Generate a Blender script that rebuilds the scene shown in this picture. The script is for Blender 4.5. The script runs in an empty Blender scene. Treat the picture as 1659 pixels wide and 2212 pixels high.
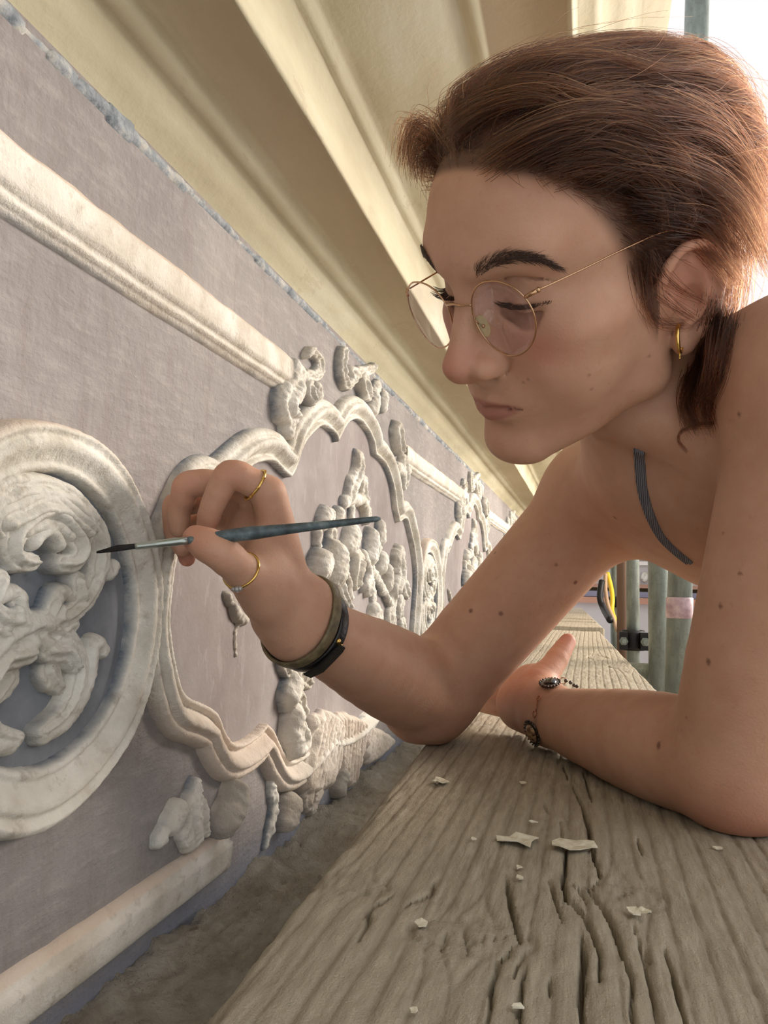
import bpy, math, random
import numpy as np
from mathutils import Vector, Matrix

scene = bpy.context.scene
COL = scene.collection
rng = np.random.default_rng(7)
random.seed(7)

# ------------------------------------------------------------------ camera
IW, IH, FPX = 1659.0, 2212.0, 1700.0
VPX, VPY = 1270.0, 1268.0              # where the lines along the wall meet
_y = np.array([(VPX - IW / 2) / FPX, (VPY - IH / 2) / FPX, 1.0]); _y /= np.linalg.norm(_y)
_x = np.array([_y[2], 0.0, -_y[0]]); _x /= np.linalg.norm(_x)
_z = np.cross(_x, _y)
A = np.array([_x, _y, _z])             # rows: world axes seen from the camera (right, down, forward)
CAMZ = 1.145
CAM = np.array([0.0, 0.0, CAMZ])
cam_data = bpy.data.cameras.new('camera')
cam_data.sensor_fit = 'HORIZONTAL'; cam_data.sensor_width = 36.0
cam_data.lens = FPX / IW * 36.0
cam_data.clip_start = 0.01; cam_data.clip_end = 200
cam = bpy.data.objects.new('camera', cam_data); COL.objects.link(cam)
_m = Matrix.Identity(4)
for i in range(3):
    _m[i][0] = A[i, 0]; _m[i][1] = -A[i, 1]; _m[i][2] = -A[i, 2]; _m[i][3] = CAM[i]
cam.matrix_world = _m
scene.camera = cam

# ------------------------------------------------------------------ light
scene.view_settings.view_transform = 'Standard'
scene.view_settings.look = 'None'
scene.view_settings.gamma = 1.0
scene.view_settings.use_curve_mapping = False
scene.view_settings.exposure = 0.30
world = bpy.data.worlds.new('sky'); scene.world = world; world.use_nodes = True
_bg = world.node_tree.nodes['Background']
_bg.inputs['Color'].default_value = (0.97, 0.98, 1.0, 1); _bg.inputs['Strength'].default_value = 0.95
def area_light(name, loc, target, sx, sy, power, color):
    d = bpy.data.lights.new(name, 'AREA'); d.shape = 'RECTANGLE'; d.size = sx; d.size_y = sy
    d.energy = power; d.color = color
    o = bpy.data.objects.new(name, d); COL.objects.link(o)
    o.location = loc
    o.rotation_euler = (Vector(target) - Vector(loc)).to_track_quat('-Z', 'Y').to_euler()
    return o
# daylight coming in through the sheeting along the open side of the scaffold
area_light('daylight', (2.5, 3.3, 2.35), (0, 0.8, 1.05), 1.5, 1.3, 185.0, (1.0, 0.88, 0.76))

# light paths: enough for a bright open scaffold
cy = scene.cycles
cy.max_bounces = 5; cy.diffuse_bounces = 2; cy.glossy_bounces = 2; cy.transmission_bounces = 4; cy.transparent_max_bounces = 6
cy.caustics_reflective = False; cy.caustics_refractive = False
cy.use_adaptive_sampling = True; cy.adaptive_threshold = .07; cy.adaptive_min_samples = 14
# ------------------------------------------------------------------ pixel -> place
def ray(px, py):
    return A @ np.array([(px - IW / 2) / FPX, (py - IH / 2) / FPX, 1.0])
def P(px, py, d):                       # the point d metres deep in front of the camera
    return CAM + ray(px, py) * d
WALLX = -0.31
PLANKZ = 1.0
def onwall(px, py, off=0.0):
    r = ray(px, py); t = (WALLX + off) / r[0]
    return CAM + r * t
def onz(px, py, z):
    r = ray(px, py); t = (z - CAMZ) / r[2]
    return CAM + r * t
def ony(px, py, y):
    r = ray(px, py); return CAM + r * (y / r[1])
def project(p):
    c = A.T @ (np.asarray(p) - CAM)
    return IW / 2 + FPX * c[0] / c[2], IH / 2 + FPX * c[1] / c[2], c[2]

# ------------------------------------------------------------------ object helpers
def tag(o, label=None, cat=None, group=None, kind=None):
    if label: o['label'] = label
    if cat: o['category'] = cat
    if group: o['group'] = group
    if kind: o['kind'] = kind
    return o
def link(o, parent=None):
    COL.objects.link(o)
    if parent is not None: o.parent = parent
    return o
def mesh_obj(name, v, f, mat=None, parent=None, smooth=True):
    me = bpy.data.meshes.new(name)
    v = np.asarray(v, dtype=np.float32).reshape(-1, 3)
    if isinstance(f, np.ndarray) and f.ndim == 2:
        n = f.shape[1]; nf = len(f)
        me.vertices.add(len(v)); me.vertices.foreach_set('co', v.ravel())
        me.loops.add(nf * n); me.loops.foreach_set('vertex_index', f.astype(np.int32).ravel())
        me.polygons.add(nf); me.polygons.foreach_set('loop_start', np.arange(0, nf * n, n, dtype=np.int32))
        me.update(calc_edges=True)
    else:
        me.from_pydata([tuple(map(float, p)) for p in v], [], [tuple(map(int, q)) for q in f]); me.update()
    me.validate()
    if smooth: me.polygons.foreach_set('use_smooth', np.ones(len(me.polygons), dtype=bool))
    if mat is not None: me.materials.append(mat)
    return link(bpy.data.objects.new(name, me), parent)
def empty(name, loc=(0, 0, 0), rot=None):
    o = bpy.data.objects.new(name, None); o.empty_display_size = 0.02; COL.objects.link(o)
    o.location = loc
    if rot is not None: o.rotation_euler = rot
    bpy.context.view_layer.update()
    return o
class MB:                               # collects shapes in world coordinates, becomes ONE mesh
    def __init__(s): s.v = []; s.f = []
    def add(s, v, f):
        o = len(s.v); s.v.extend([tuple(map(float, p)) for p in v]); s.f.extend([tuple(int(i) + o for i in q) for q in f]); return s
    def box(s, lo, hi):
        x0, y0, z0 = lo; x1, y1, z1 = hi
        return s.add([(x0,y0,z0),(x1,y0,z0),(x1,y1,z0),(x0,y1,z0),(x0,y0,z1),(x1,y0,z1),(x1,y1,z1),(x0,y1,z1)],
                     [(0,3,2,1),(4,5,6,7),(0,1,5,4),(1,2,6,5),(2,3,7,6),(3,0,4,7)])
    def tube(s, pts, rad, n=12, closed=False, flat=None):   # flat: (normal, ratio) squashes the section
        pts = [np.asarray(p, float) for p in pts]; m = len(pts)
        rad = [rad] * m if np.isscalar(rad) else list(rad)
        T = []
        for i in range(m):
            a = pts[(i - 1) % m] if (closed or i > 0) else pts[i]
            b = pts[(i + 1) % m] if (closed or i < m - 1) else pts[i]
            t = b - a; T.append(t / (np.linalg.norm(t) + 1e-12))
        u = np.cross(T[0], (0, 0, 1.0) if abs(T[0][2]) < .9 else (1.0, 0, 0)); u /= np.linalg.norm(u)
        v = []
        for i in range(m):
            u = u - T[i] * (u @ T[i]); u /= np.linalg.norm(u) + 1e-12; w = np.cross(T[i], u)
            for k in range(n):
                a = 2 * math.pi * k / n
                v.append(pts[i] + rad[i] * (u * math.cos(a) + w * math.sin(a)))
        f = []
        for i in range(m if closed else m - 1):
            j = (i + 1) % m
            for k in range(n):
                f.append((i*n+k, i*n+(k+1) % n, j*n+(k+1) % n, j*n+k))
        if not closed:
            f.append(tuple(range(n - 1, -1, -1))); f.append(tuple((m-1)*n+k for k in range(n)))
        return s.add(v, f)
    def ball(s, c, r, R=None, nu=16, nv=10):
        c = np.asarray(c, float); r = np.array([r]*3 if np.isscalar(r) else r, float)
        R = np.eye(3) if R is None else np.asarray(R)
        v = [c + R @ (r * (0, 0, 1))]
        for i in range(1, nv):
            a = math.pi * i / nv
            for k in range(nu):
                b = 2 * math.pi * k / nu
                v.append(c + R @ (r * (math.sin(a)*math.cos(b), math.sin(a)*math.sin(b), math.cos(a))))
        v.append(c + R @ (r * (0, 0, -1)))
        f = [(0, 1 + k, 1 + (k + 1) % nu) for k in range(nu)]
        for i in range(nv - 2):
            for k in range(nu):
                f.append((1+i*nu+k, 1+(i+1)*nu+k, 1+(i+1)*nu+(k+1) % nu, 1+i*nu+(k+1) % nu))
        e = len(v) - 1; b = 1 + (nv - 2) * nu
        f += [(e, b + (k + 1) % nu, b + k) for k in range(nu)]
        return s.add(v, f)
    def sweep(s, prof, y0, y1, n=2):     # a profile [(x,z)...] drawn out along the wall
        m = len(prof); v = []
        for i in range(n):
            y = y0 + (y1 - y0) * i / (n - 1)
            v += [(p[0], y, p[1]) for p in prof]
        f = [(i*m+k, (i+1)*m+k, (i+1)*m+k+1, i*m+k+1) for i in range(n-1) for k in range(m-1)]
        return s.add(v, f)
    def build(s, name, mat, parent=None, smooth=True, at=None):
        v = np.array(s.v)
        o = mesh_obj(name, v, s.f, mat, parent, smooth)
        if parent is not None:
            o.matrix_parent_inverse = parent.matrix_world.inverted()
        return o
def spline(pts, n=8, closed=False):      # Catmull-Rom through the points
    p = np.array(pts, float); m = len(p); out = []
    for i in range(m if closed else m - 1):
        a = p[(i-1) % m] if (closed or i > 0) else 2*p[0]-p[1]
        b = p[i]; c = p[(i+1) % m]
        d = p[(i+2) % m] if (closed or i < m-2) else 2*p[-1]-p[-2]
        for k in range(n):
            t = k / n
            out.append(.5*((2*b)+(-a+c)*t+(2*a-5*b+4*c-d)*t*t+(-a+3*b-3*c+d)*t**3))
    if not closed: out.append(p[-1])
    return np.array(out)

# ------------------------------------------------------------------ numpy noise
def _hash(ix, iy, iz):
    n = (ix * 374761393 + iy * 668265263 + iz * 2147483647 * 3 + 1274126177) & 0xFFFFFFFF
    n = ((n ^ (n >> 13)) * 1274126177) & 0xFFFFFFFF
    return ((n ^ (n >> 16)) & 0xFFFF) / 65535.0
def noise2(x, y, seed=0):
    ix = np.floor(x).astype(np.int64); iy = np.floor(y).astype(np.int64)
    fx = x - ix; fy = y - iy; fx = fx*fx*(3-2*fx); fy = fy*fy*(3-2*fy)
    h = lambda a, b: _hash(a, b, np.int64(seed))
    return (h(ix,iy)*(1-fx)+h(ix+1,iy)*fx)*(1-fy)+(h(ix,iy+1)*(1-fx)+h(ix+1,iy+1)*fx)*fy
def fbm2(x, y, o=4, seed=0):
    s = 0; a = .5
    for i in range(o):
        s = s + a * (noise2(x, y, seed + i) - .5); x = x * 2.03 + 7.1; y = y * 2.03 - 3.7; a *= .5
    return s

# ------------------------------------------------------------------ materials
def srgb(r, g, b):
    c = [x / 255.0 for x in (r, g, b)]
    return tuple(x / 12.92 if x <= .04045 else ((x + .055) / 1.055) ** 2.4 for x in c) + (1.0,)
class Mat:
    def __init__(s, name, color=(.5, .5, .5, 1), rough=.6, metal=0.0, **kw):
        s.m = bpy.data.materials.new(name); s.m.use_nodes = True
        s.t = s.m.node_tree; s.n = s.t.nodes; s.l = s.t.links
        s.b = s.n['Principled BSDF']
        s.set(Roughness=rough, Metallic=metal, **kw); s.b.inputs['Base Color'].default_value = color
    def set(s, **kw):
        for k, v in kw.items(): s.b.inputs[k.replace('_', ' ')].default_value = v
        return s
    def node(s, t, **kw):
        n = s.n.new(t)
        for k, v in kw.items():
            if k in n.inputs.keys(): n.inputs[k].default_value = v
            else: setattr(n, k, v)
        return n
    def coord(s, scale=(1, 1, 1)):
        g = s.node('ShaderNodeNewGeometry'); m = s.node('ShaderNodeMapping'); m.inputs['Scale'].default_value = scale
        s.l.new(g.outputs['Position'], m.inputs['Vector']); return m.outputs['Vector']
    def noise(s, scale, detail=4, rough=.55, vec=None, dist=0.0):
        n = s.node('ShaderNodeTexNoise'); n.inputs['Scale'].default_value = scale
        n.inputs['Detail'].default_value = detail; n.inputs['Roughness'].default_value = rough
        n.inputs['Distortion'].default_value = dist
        s.l.new(vec if vec is not None else s.coord(), n.inputs['Vector']); return n.outputs['Fac']
    def ramp(s, fac, stops):
        r = s.node('ShaderNodeValToRGB'); e = r.color_ramp.elements
        while len(e) < len(stops): e.new(.5)
        for q, (p, c) in zip(e, stops):
            q.position = p; q.color = c if len(c) == 4 else tuple(c) + (1,)
        s.l.new(fac, r.inputs['Fac']); return r.outputs['Color']
    def mix(s, fac, a, b, mode='MIX'):
        m = s.node('ShaderNodeMix'); m.data_type = 'RGBA'; m.blend_type = mode
        for sock, val in ((m.inputs[0], fac), (m.inputs[6], a), (m.inputs[7], b)):
            if hasattr(val, 'links') or isinstance(val, bpy.types.NodeSocket): s.l.new(val, sock)
            else: sock.default_value = val
        return m.outputs[2]
    def math(s, op, a, b=0.0):
        m = s.node('ShaderNodeMath'); m.operation = op
        for sock, val in ((m.inputs[0], a), (m.inputs[1], b)):
            if isinstance(val, bpy.types.NodeSocket): s.l.new(val, sock)
            else: sock.default_value = val
        return m.outputs[0]
    def attr(s, name, out='Fac'):
        a = s.node('ShaderNodeAttribute'); a.attribute_name = name; return a.outputs[out]
    def color(s, sock): s.l.new(sock, s.b.inputs['Base Color']); return s
    def bump(s, h, strength=.3, dist=.002):
        b = s.node('ShaderNodeBump'); b.inputs['Strength'].default_value = strength; b.inputs['Distance'].default_value = dist
        s.l.new(h, b.inputs['Height']); s.l.new(b.outputs['Normal'], s.b.inputs['Normal']); return s
def set_attr(o, name, arr):
    a = o.data.attributes.new(name, 'FLOAT', 'POINT'); a.data.foreach_set('value', np.asarray(arr, np.float32).ravel())
# ================================================================== the wall with its stucco
wallm = Mat('mauve plaster', srgb(168, 158, 156), .85)
_v = wallm.coord((1, 2.2, 9)); _vy = wallm.coord((1, 7, 1.2))
_a = wallm.noise(6, 5, .6, wallm.coord()); _b = wallm.noise(14, 6, .65, _v); _s = wallm.noise(9, 5, .7, _vy)
_c = wallm.ramp(_a, [(.30, srgb(128, 122, 120)), (.55, srgb(143, 137, 134)), (.75, srgb(157, 151, 147))])
_c = wallm.mix(wallm.math('MULTIPLY', wallm.ramp(_b, [(.48, (0, 0, 0, 1)), (.66, (1, 1, 1, 1))]), .30), _c, srgb(178, 171, 165))
_c = wallm.mix(wallm.math('MULTIPLY', wallm.ramp(_s, [(.50, (0, 0, 0, 1)), (.70, (1, 1, 1, 1))]), .40), _c, srgb(126, 112, 108))
_sep = wallm.node('ShaderNodeSeparateXYZ'); wallm.l.new(wallm.coord(), _sep.inputs[0])
_low = wallm.math('ADD', _sep.outputs['Z'], wallm.math('MULTIPLY', _a, .05))
_lo = wallm.ramp(wallm.math('MULTIPLY', wallm.math('SUBTRACT', _low, .84), 6.0), [(.22, (1, 1, 1, 1)), (.55, (0, 0, 0, 1))])
_c = wallm.mix(wallm.math('MULTIPLY', _lo, .75), _c, srgb(140, 150, 172))        # bluer tint towards the foot of the wall
wallm.color(_c); wallm.bump(wallm.math('ADD', wallm.noise(160, 4, .6), wallm.math('MULTIPLY', _b, 1.2)), .55, .003)

stucco = Mat('cream stucco', srgb(214, 206, 188), .8)
_a = stucco.noise(22, 5, .6); _b = stucco.noise(70, 5, .65); _d = stucco.noise(13, 4, .6)
_c = stucco.ramp(_a, [(.32, srgb(188, 180, 164)), (.52, srgb(214, 209, 197)), (.7, srgb(228, 224, 214))])
_c = stucco.mix(stucco.math('MULTIPLY', stucco.ramp(_b, [(.56, (0, 0, 0, 1)), (.70, (1, 1, 1, 1))]), .50), _c, srgb(140, 126, 108))
_c = stucco.mix(stucco.math('MULTIPLY', stucco.attr('edge'), stucco.ramp(_d, [(.40, (0, 0, 0, 1)), (.58, (1, 1, 1, 1))])), _c, srgb(88, 102, 118))  # slate along the relief rims: leftover blue paint and painted-in shade together
_c = stucco.mix(stucco.math('MULTIPLY', stucco.attr('warm'), .7), _c, srgb(216, 194, 174))
_c = stucco.mix(stucco.attr('stone'), _c, srgb(160, 152, 140))
stucco.color(_c); stucco.bump(stucco.math('ADD', stucco.noise(140, 5, .65), stucco.math('MULTIPLY', stucco.noise(420, 3, .6), .5)), .55, .0022)

wallo = MB().box((WALLX - .25, -1.2, 0), (WALLX, 4.6, CAMZ + .33)).build('wall_left', wallm.m, smooth=False)
tag(wallo, 'mauve grey plaster wall with cream rococo stucco', kind='structure')

def uv(pts): return np.array([onwall(p[0], p[1])[1:] - np.array([0, CAMZ]) for p in pts])
def pdist(U, V, poly, closed=False):
    """distance to a polyline and the position along it"""
    D = np.full(U.shape, 1e3); T = np.zeros(U.shape); n = len(poly)
    for i in range(n if closed else n - 1):
        a = poly[i]; b = poly[(i + 1) % n]; e = b - a
        t = np.clip(((U - a[0]) * e[0] + (V - a[1]) * e[1]) / max(e @ e, 1e-12), 0, 1)
        d = np.hypot(U - a[0] - t * e[0], V - a[1] - t * e[1])
        m = d < D; D = np.where(m, d, D); T = np.where(m, (i + t) / (n if closed else n - 1), T)
    return D, T
def inside(U, V, poly):
    r = np.zeros(U.shape, bool); n = len(poly)
    for i in range(n):
        (x0, y0), (x1, y1) = poly[i], poly[(i + 1) % n]
        c = (y0 > V) != (y1 > V)
        with np.errstate(divide='ignore', invalid='ignore'):
            r ^= c & (U < (x1 - x0) * (V - y0) / (y1 - y0 if y1 != y0 else 1e-9) + x0)
    return r
def smax(a, b, k=.003):
    h = np.maximum(k - np.abs(a - b), 0) / k; return np.maximum(a, b) + h * h * k * .25
def relief(name, fn, box, step, parent=wallo, mat=None, rough=.0006, warm=0.0, stone=None, du=0.0):
    u0, u1, v0, v1 = box
    nu = max(3, int((u1 - u0) / step)); nv = max(3, int((v1 - v0) / step))
    U, Vv = np.meshgrid(np.linspace(u0, u1, nu), np.linspace(v0, v1, nv), indexing='ij')
    h = fn(U, Vv); sd = None
    if isinstance(h, tuple): h, sd = h
    h = np.where(h > 0, h + rough * 2 * fbm2(U * 90, Vv * 90, 3, 5) * np.clip(h / .003, 0, 1) + rough * 2 * fbm2(U * 320, Vv * 320, 3, 9) * np.clip(h / .003, 0, 1), h)
    on = h > 0
    keep = on[:-1, :-1] | on[1:, :-1] | on[:-1, 1:] | on[1:, 1:]
    hh = np.where(on, np.maximum(h, .0002), -.0015)
    # lower the rim a little under the wall's face so that no gap shows
    X = WALLX + hh
    if sd is not None:                   # draw the rim's stray corners in to the true outline
        gu, gv = np.gradient(sd, (u1 - u0) / (nu - 1), (v1 - v0) / (nv - 1)); g2 = np.maximum(gu * gu + gv * gv, .3)
        mv = np.where(on, 0, np.clip(sd, 0, step * 1.6)) + np.where(on, 0, step * .05 * 0)
        U = U - mv * gu / g2; Vv = Vv - mv * gv / g2
    idx = np.full(U.shape, -1); ii, jj = np.nonzero(keep)
    used = np.zeros(U.shape, bool)
    for a, b in ((0, 0), (1, 0), (1, 1), (0, 1)): used[ii + a, jj + b] = True
    idx[used] = np.arange(used.sum())
    v = np.stack([X[used], U[used] + du, Vv[used] + CAMZ], 1)
    f = np.stack([idx[ii, jj], idx[ii + 1, jj], idx[ii + 1, jj + 1], idx[ii, jj + 1]], 1)
    o = mesh_obj(name, v, f, mat or stucco.m, parent)
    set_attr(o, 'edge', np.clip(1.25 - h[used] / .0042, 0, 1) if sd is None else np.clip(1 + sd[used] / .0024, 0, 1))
    set_attr(o, 'warm', np.full(used.sum(), warm) if np.isscalar(warm) else np.clip(warm(U, Vv), 0, 1)[used])
    set_attr(o, 'stone', np.zeros(used.sum()) if stone is None else np.clip(stone(U, Vv, h), 0, 1)[used])
    return o
def pieces(strokes, warp=.003):
    """strokes: list of ([(px,py)...], half width, height[, fluted]) -> height function and box"""
    S = []
    for st in strokes:
        q = uv(st[0])
        if len(q) > 2: q = spline(q, 4)
        S.append((q, st[1], st[2], st[3] if len(st) > 3 else 0))
    allp = np.concatenate([q for q, *_ in S]); m = max(w for _, w, _, _ in S) + .004
    box = (allp[:, 0].min() - m, allp[:, 0].max() + m, allp[:, 1].min() - m, allp[:, 1].max() + m)
    def fn(U, V):
        Hh = np.full(U.shape, -.01); SD = np.full(U.shape, .004)
        U, V = U + warp * fbm2(U * 55, V * 55, 3, 3), V + warp * fbm2(U * 55, V * 55, 3, 4)
        for q, w, h, fl in S:
            m_ = w + .004
            ii = (U > q[:, 0].min() - m_) & (U < q[:, 0].max() + m_) & (V > q[:, 1].min() - m_) & (V < q[:, 1].max() + m_)
            if not ii.any(): continue
            if len(q) == 1: d = np.hypot(U[ii] - q[0, 0], V[ii] - q[0, 1]); t = np.zeros(d.shape)
            else: d, t = pdist(U[ii], V[ii], q)
            ww = w * (1 - .45 * np.clip(t - .55, 0, 1) / .45) if fl else w
            e = d / ww; SD[ii] = np.minimum(SD[ii], d - ww)
            p = np.where(e < 1, h * np.sqrt(np.clip(1 - e * e, 0, 1)), -.01)
            if fl: p = np.where(e < 1, p * (.72 + .28 * np.abs(np.cos(e * 4.2))) , p)
            a = Hh[ii]; Hh[ii] = np.where((a > 0) & (p > 0), smax(a, p, .0035), np.maximum(a, p))
        return Hh, SD
    return fn, box

# ---- straight bands along the wall
def band(name, u0, u1, va, vb, prof, flare=0.0, step=None):
    n = max(24, int((u1 - u0) / .012)); us = np.linspace(u0, u1, n); v = []; m = len(prof)
    for u in us:
        wob = .0011 * (float(fbm2(np.array([u * 14.0]), np.array([va * 40]), 3, 2)[0]))
        for t, h in prof:
            w2 = .0022 * float(fbm2(np.array([u * 45.0]), np.array([t * 9]), 3, 8)[0])
            v.append((WALLX + h + w2 * (h > .001), u, CAMZ + va + (vb - va) * t + wob + w2))
    f = [(i*m+k, (i+1)*m+k, (i+1)*m+k+1, i*m+k+1) for i in range(n-1) for k in range(m-1)]
    f += [tuple(range(m - 1, -1, -1)), tuple((n-1)*m + k for k in range(m))]
    o = mesh_obj(name, v, f, stucco.m, wallo)
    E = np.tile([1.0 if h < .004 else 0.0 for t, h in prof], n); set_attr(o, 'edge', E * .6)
    set_attr(o, 'warm', np.tile([1.0 if (t > .86) else .18 for t, h in prof], n)); set_attr(o, 'stone', np.zeros(n * m))
    return o
UPB = [(-.10, -.002), (-.07, .003), (.0, .0045), (.03, .006), (.06, .009), (.12, .0098), (.16, .0090), (.19, .0105), (.24, .0135), (.32, .0145), (.55, .0150), (.78, .0140), (.86, .0105), (.92, .0080), (1.0, .0055), (1.02, -.002)]
band('upper_moulding', -.6, .752, .1965, .2365, UPB)
band('upper_moulding', 1.285, 2.0, .1985, .2385, UPB)
band('upper_moulding', 2.40, 4.4, .1985, .2385, UPB)
LOB = [(-.03, -.002), (0, .006), (.10, .009), (.22, .0095), (.60, .0105), (.72, .0110), (.76, .0075), (.86, .0080), (.90, .0065), (1.0, .004), (1.04, -.002)]
band('lower_moulding', -.6, .655, -.2520, -.2185, LOB)

# ---- round medallion: ring and the scrolling leaves inside it
MC = (.397, -.028)
def ring(U, V):
    d = np.hypot(U - MC[0], V - MC[1]); a = np.arctan2(V - MC[1], U - MC[0])
    Ro = .1180 + .0008 * np.sin(a * 7)
    inn = .0870 - .0075 * np.clip(np.cos(a + 2.1), 0, 1)
    t = (d - inn) / (Ro - inn)
    prof = np.interp(t, [-.02, 0, .06, .14, .20, .30, .50, .62, .68, .74, .84, .94, .985, 1.0, 1.03],
                     [-.01, .0015, .0080, .0095, .0078, .0098, .0150, .0155, .0128, .0130, .0160, .0130, .0070, .0015, -.01])
    return prof, np.maximum(d - Ro, inn - d)
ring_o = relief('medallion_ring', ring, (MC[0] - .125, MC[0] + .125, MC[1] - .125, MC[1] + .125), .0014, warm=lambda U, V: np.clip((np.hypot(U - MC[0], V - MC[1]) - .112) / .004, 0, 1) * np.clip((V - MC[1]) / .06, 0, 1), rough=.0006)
bluep = Mat('blue grey plaster', srgb(150, 156, 164), .85)
_a = bluep.noise(30, 5, .65); bluep.color(bluep.ramp(_a, [(.3, srgb(110, 114, 120)), (.7, srgb(138, 141, 146))])); bluep.bump(bluep.noise(240, 4), .3, .0015)
disc = mesh_obj('medallion_panel', [(WALLX + .0008, MC[0] + .093 * math.cos(a), CAMZ + MC[1] + .093 * math.sin(a)) for a in np.linspace(0, 2 * math.pi, 64, endpoint=False)], [tuple(range(64))], bluep.m, wallo, False)
SCROLL = [
    ([(-60, 1120), (0, 1085), (54, 1067), (118, 1081), (163, 1126), (185, 1180), (185, 1225), (172, 1270), (149, 1302), (118, 1329), (81, 1343)], .0125, .0150, 1),
    ([(-30, 1135), (0, 1117), (54, 1103), (104, 1130), (131, 1175), (122, 1212), (90, 1216)], .0115, .0200, 1),
    ([(10, 1150), (40, 1136), (72, 1150), (90, 1176)], .0060, .0170, 0),
    ([(154, 1090), (194, 1139), (199, 1194), (212, 1239), (224, 1222)], .0058, .0120, 0),
    ([(136, 1257), (145, 1293)], .0085, .0160, 1), ([(81, 1343), (50, 1347)], .0080, .0140),
    ([(30, 1345), (60, 1350), (108, 1370), (140, 1406), (145, 1451), (131, 1501), (104, 1546), (60, 1580)], .0100, .0135, 1),
    ([(68, 1402), (113, 1406), (131, 1442)], .0090, .0170, 1), ([(86, 1447), (108, 1483)], .0100, .0100, 1), ([(60, 1384), (84, 1400)], .0070, .0150),
    ([(200, 1404), (190, 1388), (178, 1400), (172, 1438), (158, 1492), (122, 1555), (68, 1588)], .0072, .0120, 0),
    ([(9, 1293), (23, 1338), (50, 1350)], .0085, .0130, 1), ([(-40, 1360), (0, 1380), (20, 1410)], .0090, .0130, 1), ([(-30, 1290), (0, 1275), (14, 1290)], .006, .012),
    ([(100, 1318), (96, 1332)], .0050, .0150)]
fn, bx = pieces(SCROLL)
bx = (bx[0], bx[1], bx[2], bx[3])
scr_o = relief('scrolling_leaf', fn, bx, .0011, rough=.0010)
# the leaf's mirror image fills the other half of the round
v = np.empty(len(scr_o.data.vertices) * 3, np.float32); scr_o.data.vertices.foreach_get('co', v); v = v.reshape(-1, 3).copy()
fc = np.empty(len(scr_o.data.polygons) * 4, np.int32); scr_o.data.loops.foreach_get('vertex_index', fc); fc = fc.reshape(-1, 4)[:, ::-1]
v[:, 1] = 2 * (MC[0] - .012) - v[:, 1]
mir = mesh_obj('scrolling_leaf', v, fc.copy(), stucco.m, wallo)
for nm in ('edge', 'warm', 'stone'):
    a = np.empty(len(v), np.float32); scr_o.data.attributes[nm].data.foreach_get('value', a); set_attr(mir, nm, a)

# ---- lobed cartouche
CIN = [(348, 1287), (345, 1360), (362, 1456), (381, 1500), (420, 1519), (449, 1538), (463, 1572), (483, 1601), (507, 1603), (536, 1586), (560, 1562), (574, 1577), (594, 1620), (613, 1640), (640, 1632), (672, 1602),
       (700, 1568), (722, 1572), (756, 1560), (790, 1532), (806, 1508), (822, 1506), (848, 1486), (868, 1448), (880, 1400), (884, 1350), (888, 1297), (891, 1247), (887, 1197), (877, 1148), (868, 1121), (853, 1128),
       (846, 1098), (841, 1058), (831, 1022), (818, 998), (800, 982), (795, 952), (781, 925), (761, 907), (741, 912), (727, 932), (717, 955), (712, 939), (688, 920), (665, 932), (639, 965), (625, 1008), (612, 1032), (596, 1018),
       (576, 998), (549, 998), (520, 1012), (480, 1050), (450, 1080), (430, 1068), (405, 1085), (380, 1140), (360, 1200)]
cin = uv(CIN)
CUSP = [(560, 1562), (700, 1568), (806, 1508), (853, 1128), (800, 982), (717, 955), (612, 1032), (450, 1080)]
_ci = [CIN.index(c) for c in CUSP]; cin2 = []
for k in range(len(_ci)):                # rounded lobes that meet in cusps
    a, b = _ci[k], _ci[(k + 1) % len(_ci)]
    seg = [cin[q % len(cin)] for q in range(a, (b if b > a else b + len(cin)) + 1)]
    cin2 += list(spline(seg, 4)[:-1])
cin2 = np.array(cin2)
FW = .0330
def frame(U, V):
    d, t = pdist(U, V, cin2, True); ins = inside(U, V, cin2)
    s = np.where(ins, -d, d) / FW
    sdf = np.maximum(s * FW - FW * 1.01, -s * FW - .03 * FW)
    return np.interp(s, [-.06, -.02, 0, .06, .13, .19, .24, .32, .44, .56, .64, .70, .80, .90, .97, 1.0, 1.03],
                     [-.01, .002, .0085, .0105, .0090, .0040, .0062, .0098, .0155, .0172, .0165, .0105, .0128, .0105, .0060, .0015, -.01]), sdf
cb = (cin[:, 0].min() - .04, cin[:, 0].max() + .04, cin[:, 1].min() - .04, cin[:, 1].max() + .04)
warmf = lambda U, V: np.clip((-.05 - V) / .08, 0, 1) * np.clip((.86 - U) / .1, 0, 1) * .9
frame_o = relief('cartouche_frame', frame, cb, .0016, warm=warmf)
mpan = Mat('rose plaster', srgb(172, 156, 152), .85)
_a = mpan.noise(9, 5, .6); _b = mpan.noise(16, 5, .6, mpan.coord((1, 5, 1.2)))
_c = mpan.ramp(_a, [(.3, srgb(128, 118, 115)), (.5, srgb(142, 133, 130)), (.72, srgb(160, 153, 150))])
mpan.color(mpan.mix(mpan.math('MULTIPLY', mpan.math('GREATER_THAN', _b, .6), .2), _c, srgb(176, 170, 168))); mpan.bump(mpan.noise(200, 4), .3, .0015)
pan = mesh_obj('cartouche_panel', [(WALLX + .0009, u, CAMZ + w) for u, w in cin2], [tuple(range(len(cin2)))], mpan.m, wallo, False)

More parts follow.
